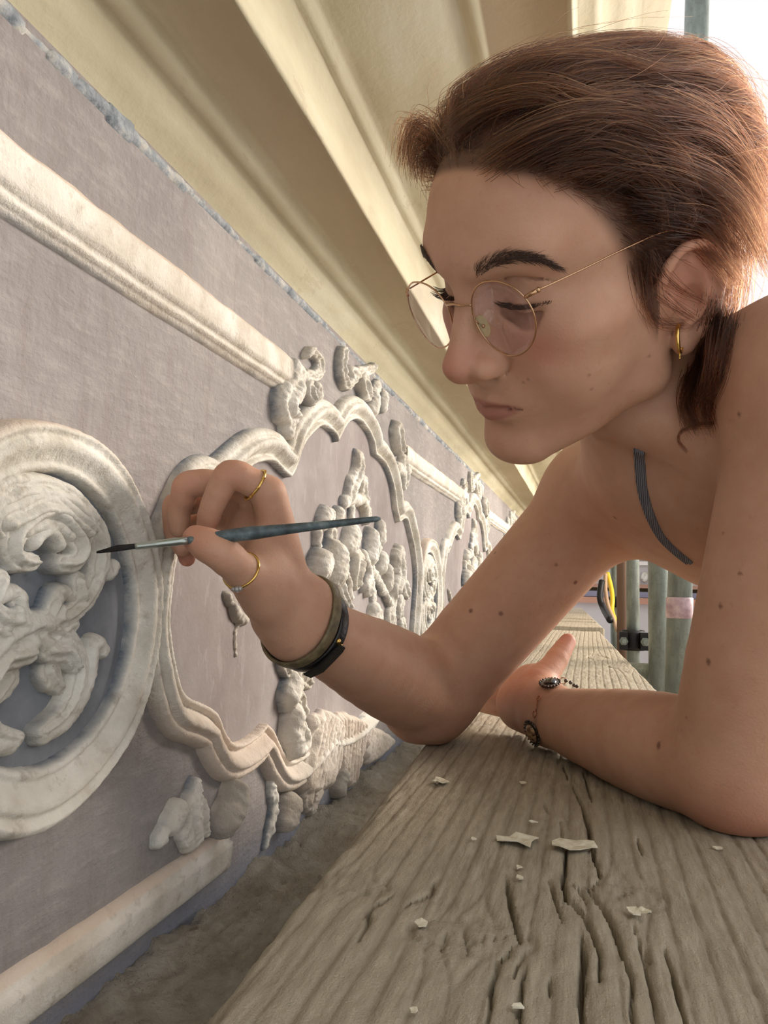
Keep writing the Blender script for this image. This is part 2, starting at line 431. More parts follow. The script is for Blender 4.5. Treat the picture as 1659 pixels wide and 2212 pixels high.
# ---- leaves, figures and drapery: every lump a piece of its own
def lump(name, strokes, step=.0013, **kw):
    fn, bx = pieces(strokes, .011); return relief(name, fn, bx, step, rough=kw.pop('rough', .0020), **kw)
def stone_hi(k): return lambda U, V, h: np.clip(fbm2(U * 25, V * 25, 3, 12) * 3 + .35, 0, 1) * k
lump('acanthus_curl', [([(645, 809), (672, 809), (680, 786), (664, 758), (652, 768)], .0085, .013, 1), ([(630, 800), (645, 812)], .012, .012)])
lump('acanthus_leaf', [([(620, 836), (606, 862), (600, 886), (612, 902)], .0215, .022, 1), ([(612, 900), (606, 930)], .0110, .016), ([(598, 845), (592, 890)], .008, .012)], stone=stone_hi(.5))
lump('acanthus_leaf', [([(649, 838), (652, 868)], .0125, .019, 1), ([(672, 838), (676, 852)], .0090, .012)], stone=stone_hi(.5))
lump('acanthus_curl', [([(731, 763), (727, 799), (739, 835), (752, 822)], .0095, .015, 1), ([(751, 806), (781, 806), (796, 790)], .0110, .014, 1)])
lump('acanthus_leaf', [([(772, 830), (780, 858)], .0180, .020, 1), ([(798, 862), (790, 890)], .0130, .018), ([(818, 858), (816, 876)], .0120, .016), ([(808, 836), (800, 846)], .012, .012)], stone=stone_hi(.45))
lump('acanthus_leaf', [([(846, 930), (851, 975)], .0180, .022, 1), ([(861, 996), (864, 1030), (860, 1052)], .0150, .018, 1), ([(850, 1012), (872, 1018)], .012, .014)], stone=stone_hi(.4))
lump('relief_spire', [([(765, 995), (761, 1025), (748, 1058), (740, 1082)], .0150, .016, 1), ([(775, 1046), (779, 1075)], .0150, .014, 1), ([(735, 1085), (760, 1078), (778, 1092), (782, 1120)], .0100, .014), ([(752, 1100), (752, 1125)], .008, .010)])
lump('relief_bud', [([(690, 1108), (682, 1132)], .0115, .018), ([(718, 1106), (716, 1122)], .0105, .016), ([(704, 1112), (700, 1128)], .0080, .012)])
lump('relief_leaf', [([(675, 1150), (676, 1176)], .0075, .012), ([(705, 1150), (704, 1180)], .0130, .014, 1), ([(712, 1180), (716, 1215)], .010, .010)])
lump('relief_bud', [([(746, 1152), (738, 1180)], .0165, .022)], stone=stone_hi(.4))
lump('relief_bud', [([(789, 1160), (785, 1200)], .0160, .022)], stone=stone_hi(.4))
lump('relief_bud', [([(812, 1138), (812, 1166)], .0120, .016), ([(800, 1170), (806, 1186)], .0100, .014)])
lump('relief_head', [([(672, 1215), (668, 1232)], .0200, .028)], stone=stone_hi(.5))
lump('relief_head', [([(702, 1204), (698, 1242)], .0225, .030)], stone=stone_hi(.5))
lump('relief_drape', [([(688, 1250), (700, 1290), (712, 1330)], .0180, .014, 1), ([(718, 1235), (726, 1275), (740, 1310)], .0110, .016, 1), ([(734, 1232), (748, 1290)], .0070, .012)])
lump('relief_shell', [([(760, 1218), (752, 1262)], .0165, .020, 1), ([(772, 1200), (784, 1235), (776, 1270)], .0085, .015)], stone=stone_hi(.3))
lump('relief_stalk', [([(742, 1180), (764, 1198), (790, 1224), (812, 1262), (836, 1310), (842, 1350)], .0085, .012), ([(790, 1224), (800, 1300), (796, 1340)], .0090, .010)])
lump('relief_bud', [([(814, 1208), (813, 1224)], .0150, .018)])
lump('relief_figure', [([(851, 1190), (849, 1204)], .0120, .018), ([(848, 1212), (850, 1245), (840, 1280)], .0210, .022, 1), ([(830, 1236), (828, 1262)], .0130, .016), ([(862, 1262), (866, 1290)], .0150, .018, 1), ([(842, 1284), (834, 1330), (830, 1365)], .0180, .014, 1)], stone=stone_hi(.3))
lump('relief_leaf', [([(791, 1256), (786, 1282)], .0120, .014, 1)]); lump('relief_leaf', [([(858, 1300), (854, 1330)], .0130, .014, 1)])
lump('relief_bud', [([(800, 1330), (796, 1352)], .0220, .020)], stone=stone_hi(.4)); lump('relief_leaf', [([(862, 1345), (866, 1375)], .0150, .012, 1)])
lump('flaking_leaf', [([(480, 1288), (486, 1302)], .0050, .007), ([(492, 1300), (505, 1332), (520, 1338)], .0060, .009), ([(507, 1352), (505, 1420)], .0026, .003)], stone=lambda U, V, h: np.ones(U.shape) * .7)
lump('relief_head', [([(612, 1478), (606, 1500)], .0165, .022)], stone=stone_hi(.4))
lump('relief_leaf', [([(600, 1420), (604, 1452)], .0120, .014, 1), ([(636, 1440), (650, 1470)], .018, .016, 1)])
lump('relief_bud', [([(614, 1545), (610, 1612)], .0165, .024)], stone=stone_hi(.4))
lump('relief_curl', [([(630, 1560), (646, 1590), (634, 1622), (622, 1612)], .0075, .016), ([(634, 1500), (640, 1545)], .010, .014, 1)])
def drapery(name, poly, dirpx, h0, amp, per, warm):
    q = uv(poly); q = spline(q, 4, True); d = uv(dirpx); ax = d[1] - d[0]; ax /= np.linalg.norm(ax); nx_ = np.array([-ax[1], ax[0]])
    def fn(U, V):
        U, V = U + .010 * fbm2(U * 40, V * 40, 3, 13), V + .010 * fbm2(U * 40, V * 40, 3, 14)
        D, _ = pdist(U, V, q, True); ins = inside(U, V, q)
        s_ = (U * nx_[0] + V * nx_[1]) + .006 * fbm2(U * 30, V * 30, 2, 6)
        fold = np.abs(np.sin(s_ * math.pi / per)) ** .8
        return np.where(ins, (h0 + amp * fold) * np.sqrt(np.clip(D / .009, .02, 1)), -.01), np.where(ins, -D, D)
    relief(name, fn, (q[:, 0].min() - .01, q[:, 0].max() + .01, q[:, 1].min() - .01, q[:, 1].max() + .01), .0015, rough=.0014, warm=warm)
drapery('drapery', [(664, 1545), (700, 1532), (722, 1560), (716, 1630), (700, 1690), (672, 1712), (636, 1712), (640, 1660), (656, 1600)], [(690, 1545), (655, 1700)], .011, .0065, .0125, .55)
drapery('drapery', [(716, 1545), (752, 1540), (776, 1566), (766, 1640), (748, 1696), (728, 1700), (716, 1660)], [(745, 1545), (734, 1700)], .009, .0065, .0135, .75)
drapery('drapery', [(776, 1560), (812, 1575), (838, 1592), (836, 1614), (806, 1640), (776, 1645)], [(806, 1580), (795, 1640)], .009, .006, .0140, .6)
lump('hanging_bud', [([(722, 1672), (716, 1712)], .0105, .020)], stone=lambda U, V, h: np.ones(U.shape) * .8)
lump('hanging_leaf', [([(655, 1690), (650, 1735)], .0200, .014, 1), ([(680, 1700), (664, 1745)], .014, .012, 1)], warm=.5)
lump('hanging_bud', [([(610, 1735), (603, 1770)], .0150, .022)], stone=stone_hi(.6), warm=.4)
lump('hanging_leaf', [([(578, 1690), (584, 1735), (576, 1790)], .0070, .008), ([(572, 1800), (566, 1830)], .0050, .006)])
lump('acanthus_leaf', [([(408, 1800), (398, 1752), (405, 1692)], .0135, .014, 1), ([(428, 1790), (422, 1750), (408, 1716)], .0080, .012, 1), ([(400, 1812), (384, 1800), (388, 1770)], .0080, .010, 1)], warm=.15)
lump('acanthus_bud', [([(366, 1755), (358, 1775)], .0105, .014)]); lump('acanthus_leaf', [([(346, 1790), (334, 1812)], .0070, .010)])
lump('acanthus_lobe', [([(484, 1714), (476, 1745), (462, 1772)], .0125, .024)], stone=lambda U, V, h: np.clip(h * 60, 0, .75), warm=.4)

# ---- the pattern goes on down the wall: further rounds and cartouches share the meshes
PER = 1.135
kids = [o for o in wallo.children if not o.name.startswith(('upper_moulding', 'lower_moulding'))]
for rep in (1, 2):
    for o in kids:
        if rep == 2 and o.name.startswith(('relief', 'hanging', 'drapery', 'scroll')): continue
        c = o.copy(); COL.objects.link(c); c.parent = wallo; c.location.y += PER * rep
# ---- ragged plaster where wall and cornice meet
def joint(U, V):
    w = .0038 + .010 * fbm2(U * 11, V * 2, 4, 21)
    return np.where(np.abs(V - .3085 - .004 * fbm2(U * 7, V * 0, 3, 5)) < w, .0025 + .004 * fbm2(U * 70, V * 90, 3, 4), -.01)
jm = Mat('grey blue mortar', srgb(140, 146, 150), .9)
jm.color(jm.ramp(jm.noise(34, 5, .7), [(.34, srgb(96, 104, 112)), (.5, srgb(146, 152, 156)), (.66, srgb(196, 190, 178))])); jm.bump(jm.noise(300, 4), .5, .002)
relief('mortar_joint', joint, (-.9, 2.4, .286, .322), .0025, mat=jm.m)

# ================================================================== cornice above the wall
corm = Mat('ochre limewash', srgb(206, 188, 138), .8)
_v = corm.coord((3, .8, 3)); _a = corm.noise(5, 6, .6, _v); _b = corm.noise(26, 6, .7, corm.coord((1, .35, 1))); _g = corm.noise(90, 4, .6)
_c = corm.ramp(_a, [(.3, srgb(184, 174, 144)), (.55, srgb(202, 194, 164)), (.75, srgb(216, 211, 188))])
_c = corm.mix(corm.math('MULTIPLY', corm.math('GREATER_THAN', _b, .62), .35), _c, srgb(176, 162, 132))
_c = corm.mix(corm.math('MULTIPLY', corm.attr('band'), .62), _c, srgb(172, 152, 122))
corm.color(_c); corm.bump(corm.math('ADD', _g, _b), .3, .002)
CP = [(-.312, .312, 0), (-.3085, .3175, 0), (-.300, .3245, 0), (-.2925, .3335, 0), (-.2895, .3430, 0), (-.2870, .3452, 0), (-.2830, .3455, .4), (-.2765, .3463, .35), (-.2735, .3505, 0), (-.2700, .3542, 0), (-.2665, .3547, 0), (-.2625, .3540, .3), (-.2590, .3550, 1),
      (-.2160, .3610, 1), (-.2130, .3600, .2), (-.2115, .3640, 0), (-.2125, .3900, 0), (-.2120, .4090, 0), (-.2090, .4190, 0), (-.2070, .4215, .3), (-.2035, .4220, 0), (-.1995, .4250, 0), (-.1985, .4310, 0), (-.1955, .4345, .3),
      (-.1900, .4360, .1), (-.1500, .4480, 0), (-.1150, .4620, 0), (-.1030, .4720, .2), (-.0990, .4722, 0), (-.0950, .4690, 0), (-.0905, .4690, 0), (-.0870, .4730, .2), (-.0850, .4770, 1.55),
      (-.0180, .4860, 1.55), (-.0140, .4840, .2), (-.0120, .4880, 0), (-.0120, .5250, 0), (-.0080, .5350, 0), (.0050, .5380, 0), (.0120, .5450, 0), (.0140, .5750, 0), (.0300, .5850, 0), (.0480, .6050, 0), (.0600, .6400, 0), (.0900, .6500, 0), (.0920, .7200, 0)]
prof = [(x, CAMZ + z) for x, z, b in CP]
pp = np.array(CP)
ny = 160; ys = np.concatenate([np.linspace(-.6, 2.2, 130), np.linspace(2.3, 4.6, 30)])
vv = []
for y in ys:
    wob = .0028 * fbm2(np.full(len(pp), y * 5.0), np.arange(len(pp)) * .35, 3, 31) + .0012 * fbm2(np.full(len(pp), y * 30.0), np.arange(len(pp)) * .8, 2, 3)
    vv.append(np.stack([pp[:, 0] + wob * .7, np.full(len(pp), y), CAMZ + pp[:, 1] + wob], 1))
vv = np.concatenate(vv); m = len(pp); n = len(ys)
ff = np.array([(i*m+k, i*m+k+1, (i+1)*m+k+1, (i+1)*m+k) for i in range(n-1) for k in range(m-1)])
# closing faces at the back so that the moulding is solid
bk = len(vv); back = np.array([(WALLX - .25, ys[0], CAMZ + .72), (WALLX - .25, ys[-1], CAMZ + .72), (WALLX - .25, ys[0], CAMZ + .312), (WALLX - .25, ys[-1], CAMZ + .312)])
vv = np.concatenate([vv, back])
ff = np.concatenate([ff, [[m - 1, bk, bk + 1, (n - 1) * m + m - 1], [0, (n - 1) * m, bk + 3, bk + 2]]])
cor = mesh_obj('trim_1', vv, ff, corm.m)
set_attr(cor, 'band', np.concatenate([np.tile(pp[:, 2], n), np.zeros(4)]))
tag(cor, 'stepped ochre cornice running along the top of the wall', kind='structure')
# smooth shading with creases kept
# ================================================================== the weathered plank and the ledge behind it
def pk(px, py): return onz(px, py, PLANKZ)[:2]
def z7(l): return [pk(700 + x / 1.73, 1650 + y / 1.73) for x, y in l]
CR = [([(880,210),(905,340),(893,430),(905,500),(980,570),(1010,640),(1032,700),(1030,810)], .0012, .008),
      ([(925,70),(965,150),(990,240),(1010,350),(1035,425)], .0012, .008), ([(1035,428),(990,470),(1040,530),(1080,600),(1120,710),(1150,800),(1150,900),(1170,1010)], .0009, .007),
      ([(680,410),(700,530),(735,660)], .0012, .008), ([(725,665),(650,730),(625,830),(612,1010)], .0008, .006), ([(960,620),(970,720),(958,850),(975,1100)], .0014, .011),
      ([(1260,660),(1300,770),(1330,880),(1390,1060)], .0008, .007), ([(755,750),(735,870),(728,1040)], .0007, .006), ([(840,420),(860,490),(895,590)], .0008, .005), ([(745,700),(720,760),(708,800)], .0005, .004),
      ([(1155,600),(1190,700),(1220,830),(1262,1040)], .0006, .005), ([(415,430),(400,480),(300,530)], .0008, .004), ([(262,490),(165,545),(165,590),(130,660)], .0010, .005),
      ([(970,30),(1003,138)], .0009, .006), ([(910,440),(950,470),(985,520)], .0006, .004), ([(845,800),(838,870)], .0006, .004), ([(820,140),(835,180)], .0010, .004), ([(1170,270),(1190,335)], .0009, .004),
      ([(420,660),(540,665),(690,635)], .0006, .0025), ([(520,610),(540,690)], .0006, .0025), ([(450,620),(455,660),(430,690)], .0006, .0025), ([(1060,485),(1105,490),(1160,475)], .0006, .0025), ([(1085,500),(1125,480)], .0006, .0025),
      ([(0,465),(80,470),(170,488)], .0009, .004), ([(1225,740),(1200,690)], .0005, .004), ([(890,0),(915,60)], .0007, .005)]
CR = [(np.array(z7(l)), w, d) for l, w, d in CR]
KN = [(pk(700 + 550 / 1.73, 1650 + 640 / 1.73), .026, .016), (pk(700 + 1120 / 1.73, 1650 + 490 / 1.73), .020, .016), (pk(700 + 90 / 1.73, 1650 + 440 / 1.73), .020, .010), (pk(1350, 1440), .030, .05), (pk(1290, 1420), .02, .05)]
def plank_shape(Xp, Y, fine=True):
    """Xp: across the board from its near-wall edge, world coords in; returns height and a tone"""
    X = Xp
    g = X + .0035 * fbm2(X * 8, Y * 3.0, 3, 2) + .0012 * fbm2(X * 60, Y * 9, 2, 6)
    ring_ = np.zeros(X.shape); kn = np.zeros(X.shape)
    for (kx, ky), rx, ry in KN:
        dx = X - kx; dy = Y - ky
        e = np.exp(-((dx / (rx * 1.5)) ** 2 + (dy / (ry * 1.6)) ** 2))
        g = g + e * np.sign(dx) * (rx * .9 - np.minimum(np.abs(dx), rx)) * -.9
        q = np.sqrt((dx / rx) ** 2 + (dy / ry) ** 2)
        kn = np.maximum(kn, np.clip(1.1 - q, 0, 1)); ring_ = np.where(q < 1.15, q, ring_)
    ph = g * 2 * math.pi / .0118 + 1.3 * fbm2(X * 20, Y * 1.2, 2, 8)
    rid = np.abs(np.sin(ph / 2)) ** .6
    h = -.0014 * (1 - rid) ** 2
    h = np.where(kn > 0, h * (1 - np.clip(kn * 3, 0, 1)) - .0005 * np.abs(np.sin(ring_ * 14)) * np.clip(kn * 3, 0, 1) + .0008 * kn, h)
    h = h + .0026 * fbm2(X * 26, Y * 11, 4, 3) + .0016 * fbm2(X * 230, Y * 75, 4, 7) + .0016 * fbm2(X * 110, Y * 220, 3, 17)
    tone = np.where(ring_ > 0, np.where(kn > .1, .35 + .35 * np.abs(np.sin(ring_ * 11)), rid), rid)
    h = h - .0018 * np.exp(-((ring_ - 1.0) / .07) ** 2) * (ring_ > 0) - .0007 * np.abs(np.sin(ring_ * 11)) * (kn > .1)
    if fine:
        for c, w, d in CR:
            m = (X > c[:, 0].min() - .006) & (X < c[:, 0].max() + .006) & (Y > c[:, 1].min() - .006) & (Y < c[:, 1].max() + .006)
            if not m.any(): continue
            jit = .0016 * fbm2(X[m] * 150, Y[m] * 90, 2, 33)
            dd, t = pdist(X[m] + jit, Y[m], c)
            ww = w * .72 * (.35 + .65 * np.sin(np.clip(t, .02, .98) * math.pi))
            h[m] -= d * np.clip(1.5 - dd / ww, 0, 1) ** .8 * np.clip(t * 8, .2, 1)
            h[m] -= .0006 * np.exp(-(dd / (ww * 4)) ** 2)
    return h, tone
wood = Mat('weathered wood', srgb(158, 142, 116), .85)
_gr = wood.noise(60, 6, .7, wood.coord((4, .35, 1))); _w2 = wood.noise(7, 5, .6); _w3 = wood.noise(260, 4, .6, wood.coord((1, .5, 1)))
_c = wood.ramp(_gr, [(.28, srgb(136, 124, 104)), (.5, srgb(168, 157, 136)), (.72, srgb(192, 182, 162))])
_c = wood.mix(wood.ramp(_w2, [(.42, (0, 0, 0, 1)), (.66, (.5, .5, .5, 1))]), _c, srgb(182, 170, 148))
_c = wood.mix(wood.math('MULTIPLY', wood.math('SUBTRACT', 1.0, wood.attr('tone')), .40), _c, srgb(112, 98, 78))
wood.color(_c); wood.bump(wood.math('ADD', wood.math('ADD', _w3, _gr), wood.noise(900, 3, .6)), .55, .0020)
def plank(name, xl, xr, y0, y1, zt, th, nx, ny, fine, edge_wear=.006, xoff=0):
    xs = np.linspace(0, 1, nx); yy = y0 + (y1 - y0) * np.linspace(0, 1, ny) ** (1.35 if fine else 1)
    T, Y = np.meshgrid(xs, yy, indexing='ij')
    L_, R_ = xl(Y), xr(Y)
    L_ = L_ + edge_wear * (fbm2(Y * 14, Y * 0 + 3, 4, 51) + np.abs(fbm2(Y * 40, Y * 0, 3, 52)) * 1.2)
    R_ = R_ + edge_wear * .5 * fbm2(Y * 14, Y * 0 + 3, 3, 53)
    X = L_ + (R_ - L_) * T
    h, tone = plank_shape(X + xoff, Y, fine)
    ed = np.minimum(X - L_, R_ - X); dl = X - L_
    wr = .012 + .012 * np.clip(fbm2(Y * 9, Y * 0, 3, 61) + .2, 0, 1)
    h = h - np.where(dl < wr, (1 - dl / wr) ** 2.2 * .014, 0) - np.where(R_ - X < .005, (1 - (R_ - X) / .005) ** 2 * .004, 0)
    Z = zt + h
    n = nx * ny
    top = np.stack([X, Y, Z], -1).reshape(-1, 3)
    idx = np.arange(n).reshape(nx, ny)
    f = np.stack([idx[:-1, :-1], idx[1:, :-1], idx[1:, 1:], idx[:-1, 1:]], -1).reshape(-1, 4)
    per = np.concatenate([idx[:, 0], idx[-1, 1:], idx[-2::-1, -1], idx[0, -2:0:-1]])
    bot = top[per].copy(); bot[:, 2] = zt - th
    bi = n + np.arange(len(per))
    side = np.stack([per, bi, np.roll(bi, -1), np.roll(per, -1)], 1)
    v = np.concatenate([top, bot]); f = np.concatenate([f, side])
    me_f = [tuple(q) for q in f] if False else f
    o = mesh_obj(name, v, f, wood.m)
    bm_cap = mesh_obj('underside', [(float(xl(np.array(y0))), y0, zt - th), (float(xr(np.array(y0))), y0, zt - th), (float(xr(np.array(y1))), y1, zt - th), (float(xl(np.array(y1))), y1, zt - th)], [(3, 2, 1, 0)], wood.m, o, False)
    set_attr(o, 'tone', np.concatenate([tone.ravel(), np.ones(len(per))]))
    set_attr(bm_cap, 'tone', np.ones(4))
    return o
pl = plank('scaffold_plank', lambda y: -.121 - .040 * y, lambda y: .146 - .040 * y, .03, 2.70, PLANKZ, .042, 300, 620, True)
tag(pl, 'weathered cracked plank under the forearms, the long one in front', 'plank', 'scaffold planks along the wall')
pl2 = plank('scaffold_plank', lambda y: -.098 - .045 * y, lambda y: .150 - .036 * y, 2.72, 5.2, PLANKZ + .012, .042, 60, 120, False, xoff=.4)
tag(pl2, 'pale plank that continues beyond the end of the front plank', 'plank', 'scaffold planks along the wall')
# rough ledge between wall and plank
LZ = CAMZ - .292
ledm = Mat('rough mortar ledge', srgb(150, 138, 118), .95)
_a = ledm.noise(26, 6, .7); _b = ledm.noise(150, 5, .7)
_c = ledm.ramp(_a, [(.3, srgb(184, 172, 150)), (.5, srgb(212, 202, 182)), (.7, srgb(228, 222, 208))])
ledm.color(ledm.mix(ledm.math('MULTIPLY', ledm.math('GREATER_THAN', _b, .6), .35), _c, srgb(188, 182, 170))); ledm.bump(ledm.math('ADD', _b, ledm.noise(420, 4, .7)), 1.0, .007)
xs = np.linspace(0, 1, 110); ysl = np.linspace(0, 1, 620) ** 1.5
T, Y = np.meshgrid(xs, -.1 + ysl * 4.6, indexing='ij'); X = WALLX - .004 + T * .34
Z = LZ + .006 - .03 * np.clip(T - .25, 0, 1) + .026 * fbm2(X * 22, Y * 22, 5, 71) + .016 * np.abs(fbm2(X * 90, Y * 90, 4, 72)) + .010 * fbm2(X * 260, Y * 260, 2, 75) + .012 * np.exp(-(T / .10) ** 2)
idx = np.arange(X.size).reshape(X.shape)
v = np.stack([X, Y, Z], -1).reshape(-1, 3); f = np.stack([idx[:-1, :-1], idx[1:, :-1], idx[1:, 1:], idx[:-1, 1:]], -1).reshape(-1, 4)
per = np.concatenate([idx[:, 0], idx[-1, 1:], idx[-2::-1, -1], idx[0, -2:0:-1]]); bot = v[per].copy(); bot[:, 2] = LZ - .12; bi = len(v) + np.arange(len(per))
led = mesh_obj('trim_2', np.concatenate([v, bot]), np.concatenate([f, np.stack([per, bi, np.roll(bi, -1), np.roll(per, -1)], 1)]), ledm.m)
tag(led, 'rough dusty mortar ledge at the foot of the stucco wall', kind='structure')
# ================================================================== the person: one continuous skin
class SDF:
    def __init__(s): s.ops = []
    def cone(s, a, ra, b, rb, k=.006, sub=False):
        a = np.asarray(a, float); b = np.asarray(b, float); c = (a + b) / 2
        s.ops.append(('c', c, np.linalg.norm(b - a) / 2 + max(ra, rb), k, sub, (a, ra, b, rb))); return s
    def ell(s, c, r, R=None, k=.006, sub=False):
        r = np.array([r] * 3 if np.isscalar(r) else r, float); R = np.eye(3) if R is None else np.asarray(R)
        s.ops.append(('e', np.asarray(c, float), r.max(), k, sub, (np.asarray(c, float), r, R))); return s
    def chain(s, pr, k=.004, sub=False, n=4):       # a smooth tapering limb through the points
        q = spline([list(p) + [r] for p, r in pr], n) if len(pr) > 2 else np.array([list(p) + [r] for p, r in pr])
        for i in range(0, len(q) - 1, 6):
            w = q[i:i + 7]; c = w[:, :3].mean(0)
            s.ops.append(('p', c, (np.linalg.norm(w[:, :3] - c, axis=1) + w[:, 3]).max(), k if i == 0 else .0015, sub, w))
        return s
    def one(s, op, p):
        t, c, Rb, k, sub, q = op
        if t == 'p':
            D = None
            for i in range(len(q) - 1):
                d = s.one(('c', 0, 0, 0, 0, (q[i, :3], q[i, 3], q[i + 1, :3], q[i + 1, 3])), p)
                D = d if D is None else np.minimum(D, d)
            return D
        if t == 'c':
            a, ra, b, rb = q
            ba = (b - a).astype(np.float32); pa = p - a.astype(np.float32)
            h = np.clip(pa @ ba / max(float(ba @ ba), 1e-12), 0, 1)
            d = pa - h[..., None] * ba
            return np.sqrt((d * d).sum(-1)) - (ra + (rb - ra) * h)
        c, r, R = q
        l = (p - c.astype(np.float32)) @ R.astype(np.float32)
        r = r.astype(np.float32)
        k0 = np.sqrt(((l / r) ** 2).sum(-1)); k1 = np.sqrt(((l / (r * r)) ** 2).sum(-1))
        return k0 * (k0 - 1) / np.maximum(k1, 1e-6)
    @staticmethod
    def blend(D, d, k, sub):
        if sub:
            h = np.maximum(k - np.abs(D + d), 0) / k
            return np.maximum(D, -d) + h * h * k * .25
        h = np.maximum(k - np.abs(D - d), 0) / k
        return np.minimum(D, d) - h * h * k * .25
    def field(s, org, loc, half):
        """org: block origins (n,3), loc: offsets (m,3) -> (n,m)"""
        n, m = len(org), len(loc)
        D = np.full((n, m), .3, np.float32)
        cen = org + half
        hd = float(np.linalg.norm(half))
        if not hasattr(s, 'mg') or len(s.mg) != len(s.ops):
            C = np.array([o[1] for o in s.ops]); RR = np.array([o[2] for o in s.ops]); KK = np.array([o[3] for o in s.ops])
            s.mg = [max(.008 + KK[i], max([KK[j] for j in range(i + 1, len(C)) if np.linalg.norm(C[i] - C[j]) < RR[i] + RR[j] + .05], default=0) * 1.25 + .012) for i in range(len(C))]
        for op, mg in zip(s.ops, s.mg):
            rows = np.nonzero(np.linalg.norm(cen - op[1], axis=1) < op[2] + hd + mg)[0]
            for r0 in range(0, len(rows), 1500):
                rw = rows[r0:r0 + 1500]
                p = (org[rw][:, None, :] + loc[None]).astype(np.float32)
                D[rw] = s.blend(D[rw], s.one(op, p), op[3], op[4])
        return D
    def at(s, p):
        p = np.asarray(p, np.float32).reshape(-1, 3); D = np.full(len(p), 1.0, np.float32)
        for op in s.ops: D = s.blend(D, s.one(op, p), op[3], op[4])
        return D
    def mesh(s, h, clip=None):
        lo = np.min([o[1] - o[2] for o in s.ops if not o[4]], axis=0) - .02
        hi = np.max([o[1] + o[2] for o in s.ops if not o[4]], axis=0) + .02
        if clip is not None: lo = np.maximum(lo, clip[0]); hi = np.minimum(hi, clip[1])
        N = 8; bs = N * h; big = 4 * bs
        g = [np.arange(lo[i], hi[i] + big, big) for i in range(3)]
        org = np.stack(np.meshgrid(*g, indexing='ij'), -1).reshape(-1, 3)
        z = np.zeros((1, 3))
        d = s.field(org, z + big / 2, np.full(3, big / 2))[:, 0]
        org = org[np.abs(d) < big * .87 * 1.6 + .02]
        off = np.stack(np.meshgrid(*[np.arange(4) * bs] * 3, indexing='ij'), -1).reshape(-1, 3)
        org = (org[:, None] + off[None]).reshape(-1, 3)
        d = s.field(org, z + bs / 2, np.full(3, bs / 2))[:, 0]
        org = org[np.abs(d) < bs * .87 * 1.6 + .004]
        c27 = np.stack(np.meshgrid(*[np.arange(3) * bs / 2] * 3, indexing='ij'), -1).reshape(-1, 3)
        d = s.field(org, c27, np.full(3, bs / 2))
        org = org[(d.min(1) < .22 * bs) & (d.max(1) > -.22 * bs)]
        bi = np.rint((org - lo) / bs).astype(np.int64)
        loc = np.stack(np.meshgrid(*[np.arange(N + 1) * h] * 3, indexing='ij'), -1).reshape(-1, 3)
        D = s.field(org, loc, np.full(3, bs / 2))
        li = np.rint(loc / h).astype(np.int64); face = np.nonzero(((li == 0) | (li == N)).any(1))[0]
        gk = (bi[:, None] * N + li[face][None]).reshape(-1, 3)
        gk = gk[:, 0] * (1 << 40) + gk[:, 1] * (1 << 20) + gk[:, 2]      # blocks agree on the points they share
        u, inv = np.unique(gk, return_inverse=True)
        mv = np.full(len(u), 9.0, np.float32); np.minimum.at(mv, inv, D[:, face].ravel())
        D[:, face] = mv[inv].reshape(-1, len(face))
        D = D.reshape(-1, N + 1, N + 1, N + 1)
        S = D < 0
        # vertices
        cnt = np.zeros(S.shape[:1] + (N, N, N), np.int8); pos = np.zeros(cnt.shape + (3,), np.float32)
        cor = [(i, j, k) for i in (0, 1) for j in (0, 1) for k in (0, 1)]
        for a in cor:
            for ax in range(3):
                if a[ax]: continue
                b = list(a); b[ax] = 1
                sa = tuple(slice(q, q + N) for q in a); sb = tuple(slice(q, q + N) for q in b)
                da = D[(slice(None),) + sa]; db = D[(slice(None),) + sb]
                cr = (da < 0) != (db < 0)
                t = np.where(cr, da / np.where(cr, da - db, 1), 0)
                cnt += cr
                for c in range(3):
                    pos[..., c] += np.where(cr, a[c] + (t if c == ax else 0), 0)
        idx = np.argwhere(cnt > 0)
        vb = idx[:, 0]; vc = idx[:, 1:]
        V = lo + (bi[vb] * N + vc + pos[cnt > 0] / cnt[cnt > 0][:, None]) * h
        key = lambda g: (g[:, 0] + 4) * (1 << 40) + (g[:, 1] + 4) * (1 << 20) + (g[:, 2] + 4)
        K = key(bi[vb] * N + vc); o = np.argsort(K); Ks = K[o]
        F = []
        for ax in range(3):
            u, w = [(1, 2), (2, 0), (0, 1)][ax]
            sa = [slice(0, N)] * 3; sb = [slice(0, N)] * 3; sb[ax] = slice(1, N + 1)
            a = S[(slice(None),) + tuple(sa)]; b = S[(slice(None),) + tuple(sb)]
            e = np.argwhere(a != b); ins = a[a != b]
            gp = bi[e[:, 0]] * N + e[:, 1:]
            q = []
            for du, dw in ((0, 0), (1, 0), (1, 1), (0, 1)):
                c = gp.copy(); c[:, u] -= du; c[:, w] -= dw
                kk = key(c); j = np.clip(np.searchsorted(Ks, kk), 0, len(Ks) - 1)
                q.append(np.where(Ks[j] == kk, o[j], -1))
            q = np.stack(q, 1); ok = (q >= 0).all(1)
            q = q[ok]; ins = ins[ok]
            q[~ins] = q[~ins][:, ::-1]
            F.append(q)
        F = np.concatenate(F)
        # a light smoothing pass takes the grid steps off
        E = np.concatenate([F[:, [0, 1]], F[:, [1, 2]], F[:, [2, 3]], F[:, [3, 0]]])
        for it in range(2):
            acc = np.zeros_like(V); n = np.zeros(len(V))
            for c in range(3):
                acc[:, c] = np.bincount(E[:, 0], V[E[:, 1], c], len(V)) + np.bincount(E[:, 1], V[E[:, 0], c], len(V))
            n = np.bincount(E[:, 0], minlength=len(V)) + np.bincount(E[:, 1], minlength=len(V))
            V = V + .5 * (acc / np.maximum(n, 1)[:, None] - V)
        return V, F

